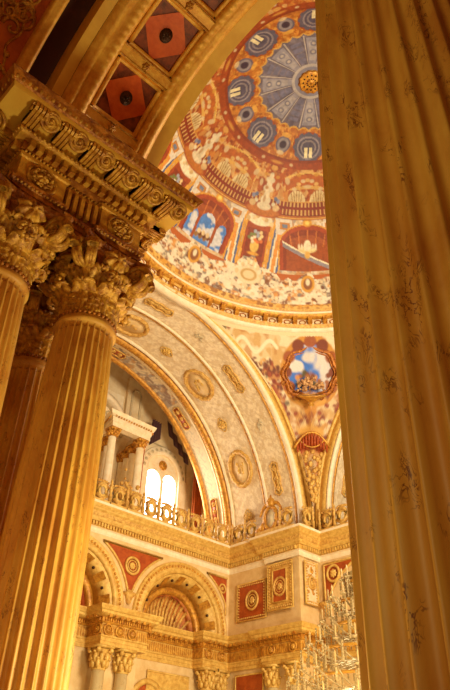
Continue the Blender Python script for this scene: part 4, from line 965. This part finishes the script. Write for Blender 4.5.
# wall above the twin lights, filled round the arch
for i in range(24):
    q0, q1 = pi*i/24, pi*(i+1)/24
    gw.add([(24.2+1.85*cos(q), YW+yy, z) for q in (q0, q1) for yy, z in ((0, 19.35+1.85*sin(q)), (0, 21.3), (.3, 21.3), (.3, 19.35+1.85*sin(q)))], [(0, 4, 5, 1), (3, 2, 6, 7), (0, 3, 7, 4)])
gw.box(22.2, 22.35, YW, YW+.3, 15.6, 19.35).box(26.05, 26.2, YW, YW+.3, 15.6, 19.35)
struct(gw.obj('wall_gallery', 'cream'))
wx = 24.2
win = MB()
fw = lambda a, dr, d: (wx+(1+dr)*cos(rad(a)), YW+d, 19.35+(1+dr)*sin(rad(a)))
win.join(arcsweep(fw, [(-.14, .30), (-.2, .45), (-.12, .85), (0, .9), (.2, .9), (.2, .3)], 0, 180, 48))
win.box(wx-1.9, wx-1.3, YW-.14, YW+.2, 15.3, 19.35).box(wx+1.3, wx+1.9, YW-.14, YW+.2, 15.3, 19.35).box(wx-1.95, wx+1.95, YW-.2, YW+.3, 15.2, 15.6)
# tympanum plate with two round heads
hw, lc = .56, .66
pts = []
def head(xc): return [(xc+hw*cos(q), 18.55+hw*sin(q)) for q in [pi*i/16 for i in range(17)]]
P = []
for i in range(61):
    x = -1.35+2.7*i/60; zt = 19.35+sqrt(max(0, 1.32**2-min(1.32, abs(x))**2)); zb = 18.95
    for xc in (-lc, lc):
        if abs(x-xc) < hw: zb = 18.95+sqrt(hw*hw-(x-xc)**2)
    P.append([(wx+x, YW+.05, min(zb, zt)), (wx+x, YW+.05, max(zt, zb)), (wx+x, YW+.17, max(zt, zb)), (wx+x, YW+.17, min(zb, zt))])
win.grid(P, False, True)
win.box(wx-.1, wx+.1, YW-.02, YW+.18, 15.6, 19.0).box(wx-1.32, wx-lc-hw, YW+.03, YW+.18, 15.6, 19.0).box(wx+lc+hw, wx+1.32, YW+.03, YW+.18, 15.6, 19.0)
wo = struct(win.obj('window_1', 'white', None))
for xc in (-lc, lc):
    mb = MB(); n = 16; top_ = [(wx+xc+hw*1.02*cos(q), 18.95+hw*1.02*sin(q)) for q in [pi*i/n for i in range(n+1)]]
    P = [[(x, YW+.12, 15.6), (x, YW+.12, z)] for x, z in top_]; mb.grid(P); mb.grid([[(x, y+.02, z) for x, y, z in r] for r in P]); mb.obj('pane', 'pane', wo)
    bar = MB().box(wx+xc-hw, wx+xc+hw, YW+.06, YW+.11, 18.9, 18.94).box(wx+xc-hw, wx+xc+hw, YW+.06, YW+.11, 17.0, 17.03); bar.obj('glazing_bar', 'grey', wo)
place(ringtube(.25, .25, .06, 24, 6).join(disc(.22, .22, .04)), (wx, YW+.02, 20.0), (1, 0, 0), (0, 0, 1), (0, -1, 0)).obj('roundel', 'gold', wo, True)
mb = MB()
for i in range(13):
    q = pi*(i+.5)/13; mb.ball((wx+1.6*cos(q), YW-.14, 19.35+1.6*sin(q)), (.14, .06, .14), 8, 5)
mb.obj('painted_bosses', 'grey', wo, True)
def cloth(x0, x1, z0, z1, y, label, mat, nm, folds=5, curve=None):
    P = []
    for i in range(41):
        u = i/40; row = []
        for j in range(13):
            v = j/12; x = x0+(x1-x0)*u; z = z0+(z1-z0)*v
            if curve: x, z = curve(u, v)
            row.append((x, y+.08*sin(u*folds*2*pi), z))
        P.append(row)
    mb = MB().grid(P); mb.grid([[(a, b_+.04, c_) for a, b_, c_ in r] for r in P]); return tag(mb.obj(nm, mat, None, True), label, 'curtain')
cloth(21.5, 22.3, 14.0, 20.6, 31.2, 'orange red curtain hanging left of the bright twin window', 'curtain', 'curtain')
cloth(26.3, 27.1, 14.0, 20.4, 30.9, 'orange red curtain hanging right of the bright twin window', 'curtain', 'curtain')
# drapery swags above the window
cloth(0, 0, 0, 0, 30.6, 'mauve drapery swag hanging above the left side of the window', 'purple', 'drapery', 4, lambda u, v: (22.2+.8*u*(1-.15*v)+.1*v, 20.4+.7*u+(1.9-.8*u)*v))
cloth(0, 0, 0, 0, 30.4, 'mauve drapery swag sweeping down above the right side of the window', 'purple', 'drapery', 4, lambda u, v: (23.3+1.9*u+.2*v, 22.7-2.6*u-(1.0-.3*u)*v+.5*u*u))
# gallery columns with white shafts and gilded capitals
dirx, diry = cos(rad(75)), sin(rad(75))
names = ['nearest', 'second', 'third', 'farthest']
for gx, gn, az_, dd in ((18.4, 'left', 66, (0, 1.35, 2.15, 2.7)), (20.4, 'right', 79, (0, .95, 1.75, 2.45))):
    for k in range(4):
        far_column(gx+dd[k]*cos(rad(az_)), 29.0+dd[k]*sin(rad(az_)), '%s slim white gallery column of the %s row, gilded capital' % (names[k], gn), .24, 13.9, 19.45-.0*k, .5, 'slim white columns in the gallery', 'white', 'gold')
ge = thing('gallery_entablature', 'white gallery entablature with small beads resting on the slim columns', 'entablature')
gp = [(18.05, 32.0), (18.05, 28.65), (20.85, 28.65), (20.85, 32.0)]
gp = [(18.95, 32), (18.08, 28.65), (20.80, 28.65), (21.7, 32)]
gp2 = gp
sweep(gp2, [(-.45, 19.45), (0, 19.45), (0, 19.7), (.05, 19.75), (.05, 20.0), (.2, 20.1), (.28, 20.3), (-.45, 20.35)]).obj('moulding', 'white', ge)
mb = MB()
for p, d, L in along(gp2, .18): mb.ball((p[0]+d[1]*.16, p[1]-d[0]*.16, 20.02), .06, 6, 4)
mb.obj('bead_row', 'gold', ge, True)
# painted arch and pilaster above the gallery entablature
pa = thing('blind_arch', 'cream blind arch with lattice painted in grey on the gallery wall', 'arch')
fa = lambda a, dr, d: (18.3+(1+dr)*cos(rad(a)), 30.9+d, 20.6+(1+dr)*sin(rad(a)))
arcsweep(fa, [(-.1, .9), (-.16, 1.1), (-.1, 1.3), (.6, 1.3), (.6, .9)], 0, 180, 40).obj('arch_ring', 'white', pa, True)
mb = MB()
for k in range(-6, 7):
    for s_ in (-1, 1):
        pts = []
        for i in range(24):
            x = k*.45+s_*(i/23*3-1.5); z = i/23*3-1.5+1.2
            if x*x+(z)**2 < 1.8**2 and z > 0: pts.append((18.3+x, 31.4, 20.6+z))
        if len(pts) > 1: mb.tube(pts, .045, 5)
mb.obj('lattice', 'grey', pa, True)
MB().box(16.2, 20.4, 31.45, 31.58, 20.3, 23.5).obj('field', 'white', pa)
gp_ = thing('pilaster_panel', 'round topped grey panel on the cream wall above the gallery columns', 'wall panel')
MB().tube([(21.3+.35*cos(q), 31.3, 23.9+.35*sin(q)) for q in [pi*i/12 for i in range(13)]]+[(20.95, 31.3, 21.3), (21.65, 31.3, 21.3)], .07, 6, True).obj('frame', 'grey', gp_, True)
MB().box(20.6, 22.0, 31.35, 31.6, 20.9, 25.0).obj('field', 'cream', gp_)
# bouquet sculpture behind the balustrade
mb = MB()
for i in range(46): mb.ball((18.9+random.gauss(0, .28), 27.6, 14.9+abs(random.gauss(0, .5))), random.uniform(.07, .16), 6, 4)
cd_ = MB().lathe([(.35, 13.9), (.2, 14.0), (.15, 14.3), (.35, 14.7), (.3, 14.9)], 12, (18.9, 27.6, 0)).obj('candelabrum', 'goldfar', None, True); mb.obj('leaves', 'goldfar', cd_, True)
tag(cd_, 'leafy gilded candelabrum standing behind the gallery balustrade', 'candelabrum')
# ================================================================== crystal chandelier
ch = thing('crystal_chandelier', 'tall tiered crystal chandelier with candle lamps, partly behind the right column', 'chandelier', (CX+.2, CY-.27, 0))
MB().tube([(0, 0, 8.3), (0, 0, 32.6)], .045, 8).obj('chain', 'bronze', ch, True)
MB().lathe([(.02, 8.5), (.14, 8.4), (.2, 8.1), (.16, 7.75), (.3, 7.62), (.55, 7.5), (.5, 7.4), (.2, 7.3), (.14, 6.9), (.3, 6.6), (.2, 6.3), (.35, 5.9), (.2, 5.5), (.4, 5.0), (.3, 4.5), (.55, 4.0), (.4, 3.4), (.2, 3.0), (.02, 2.8)], 24, fn=lambda a, z: 1+.05*cos(10*a)).obj('stem', 'crystal', ch, True)
tiers = [(7.35, .62, 10), (6.75, 1.05, 14), (6.1, 1.32, 16), (5.45, 1.75, 20), (4.75, 2.1, 22), (4.0, 2.35, 16)]
for z, R_, n in tiers:
    MB().tube([(R_*.8*cos(q), R_*.8*sin(q), z-.1) for q in [k/32*2*pi for k in range(32)]], .045, 6, True).obj('tier_ring', 'gold', ch, True)
    for k in range(n):
        q = k/n*2*pi+z; e = (cos(q), sin(q))
        arm = MB().tube([(e[0]*R_*t, e[1]*R_*t, z-.35*sin(t*pi)*1.0+.0) for t in [.15+.85*i/8 for i in range(9)]], .028, 5)
        arm.lathe([(.02, -.03), (.09, 0), (.1, .02), (.03, .03)], 8, (e[0]*R_, e[1]*R_, z)); ao = arm.obj('arm', 'crystal', ch, True)
        if True: MB().lathe([(.024, 0), (.024, .18), (.03, .2), (.026, .27), (.004, .33)], 6, (e[0]*R_, e[1]*R_, z+.03)).obj('candle_lamp', 'wax', ao, True)
    dr = MB()
    for k in range(n*5):
        q = k/(n*5)*2*pi; rr_ = R_*(.62+.12*(k % 5)); L_ = random.uniform(.25, .62)
        for i in range(int(L_/.085)): dr.ball((rr_*cos(q), rr_*sin(q), z-.12-i*.085), (.032, .032, .047), 5, 3)
    o = dr.obj('crystal_drops', 'crystal', ch); o['kind'] = 'stuff'
# ================================================================== lights
def plight(name, loc, energy, col, size=.4):
    l = bpy.data.lights.new(name, 'POINT'); l.energy = energy; l.color = col; l.shadow_soft_size = size
    o = bpy.data.objects.new(name, l); COL.objects.link(o); o.location = loc; return o
WARM = (1, .84, .44)
def alight(name, loc, tgt, sx, sy, energy, col):
    from mathutils import Vector
    l = bpy.data.lights.new(name, 'AREA'); l.shape = 'RECTANGLE'; l.size = sx; l.size_y = sy; l.energy = energy; l.color = col
    o = bpy.data.objects.new(name, l); COL.objects.link(o); o.location = loc
    o.rotation_euler = (Vector(tgt)-Vector(loc)).to_track_quat('-Z', 'Y').to_euler(); return o
DAY = (1, .86, .60)
for k in range(4):
    q = k*pi/2+.6; plight('added_hall_light', (CX+5*cos(q), CY+5*sin(q), 3.0), 1080, WARM, 1.0)  # added unseen lamps ringing the chandelier, in place of its own light
alight('window_daylight', (16.4, 2.0, 14.0), (18, 22, 20), 6, 6, 5200, DAY)      # tall windows of the sea front opposite
alight('window_daylight', (24.2, 31.3, 17.5), (24, 24, 14), 3, 3.5, 400, DAY)
plight('added_near_light', (5.0, 3.4, 2.8), 640, (1, .92, .46), .4)  # added unseen lamp, brightens the hall side of the left columns
plight('added_near_light', (1.5, 3.0, 1.2), 90, (1, .80, .34), .5)  # added unseen fill below the frame for the near columns
plight('added_near_light', (-2.0, 1.0, 3.4), 150, (1, .84, .36), .8)  # added fill behind the camera, evens out the right column
wd = bpy.data.worlds.new('world'); SC.world = wd; wd.use_nodes = True
bg = wd.node_tree.nodes['Background']; bg.inputs[0].default_value = (1, .37, .08, 1); bg.inputs[1].default_value = .14
vs = SC.view_settings; vs.view_transform = 'Standard'; vs.look = 'None'; vs.exposure = 0; vs.gamma = 1; vs.use_curve_mapping = False
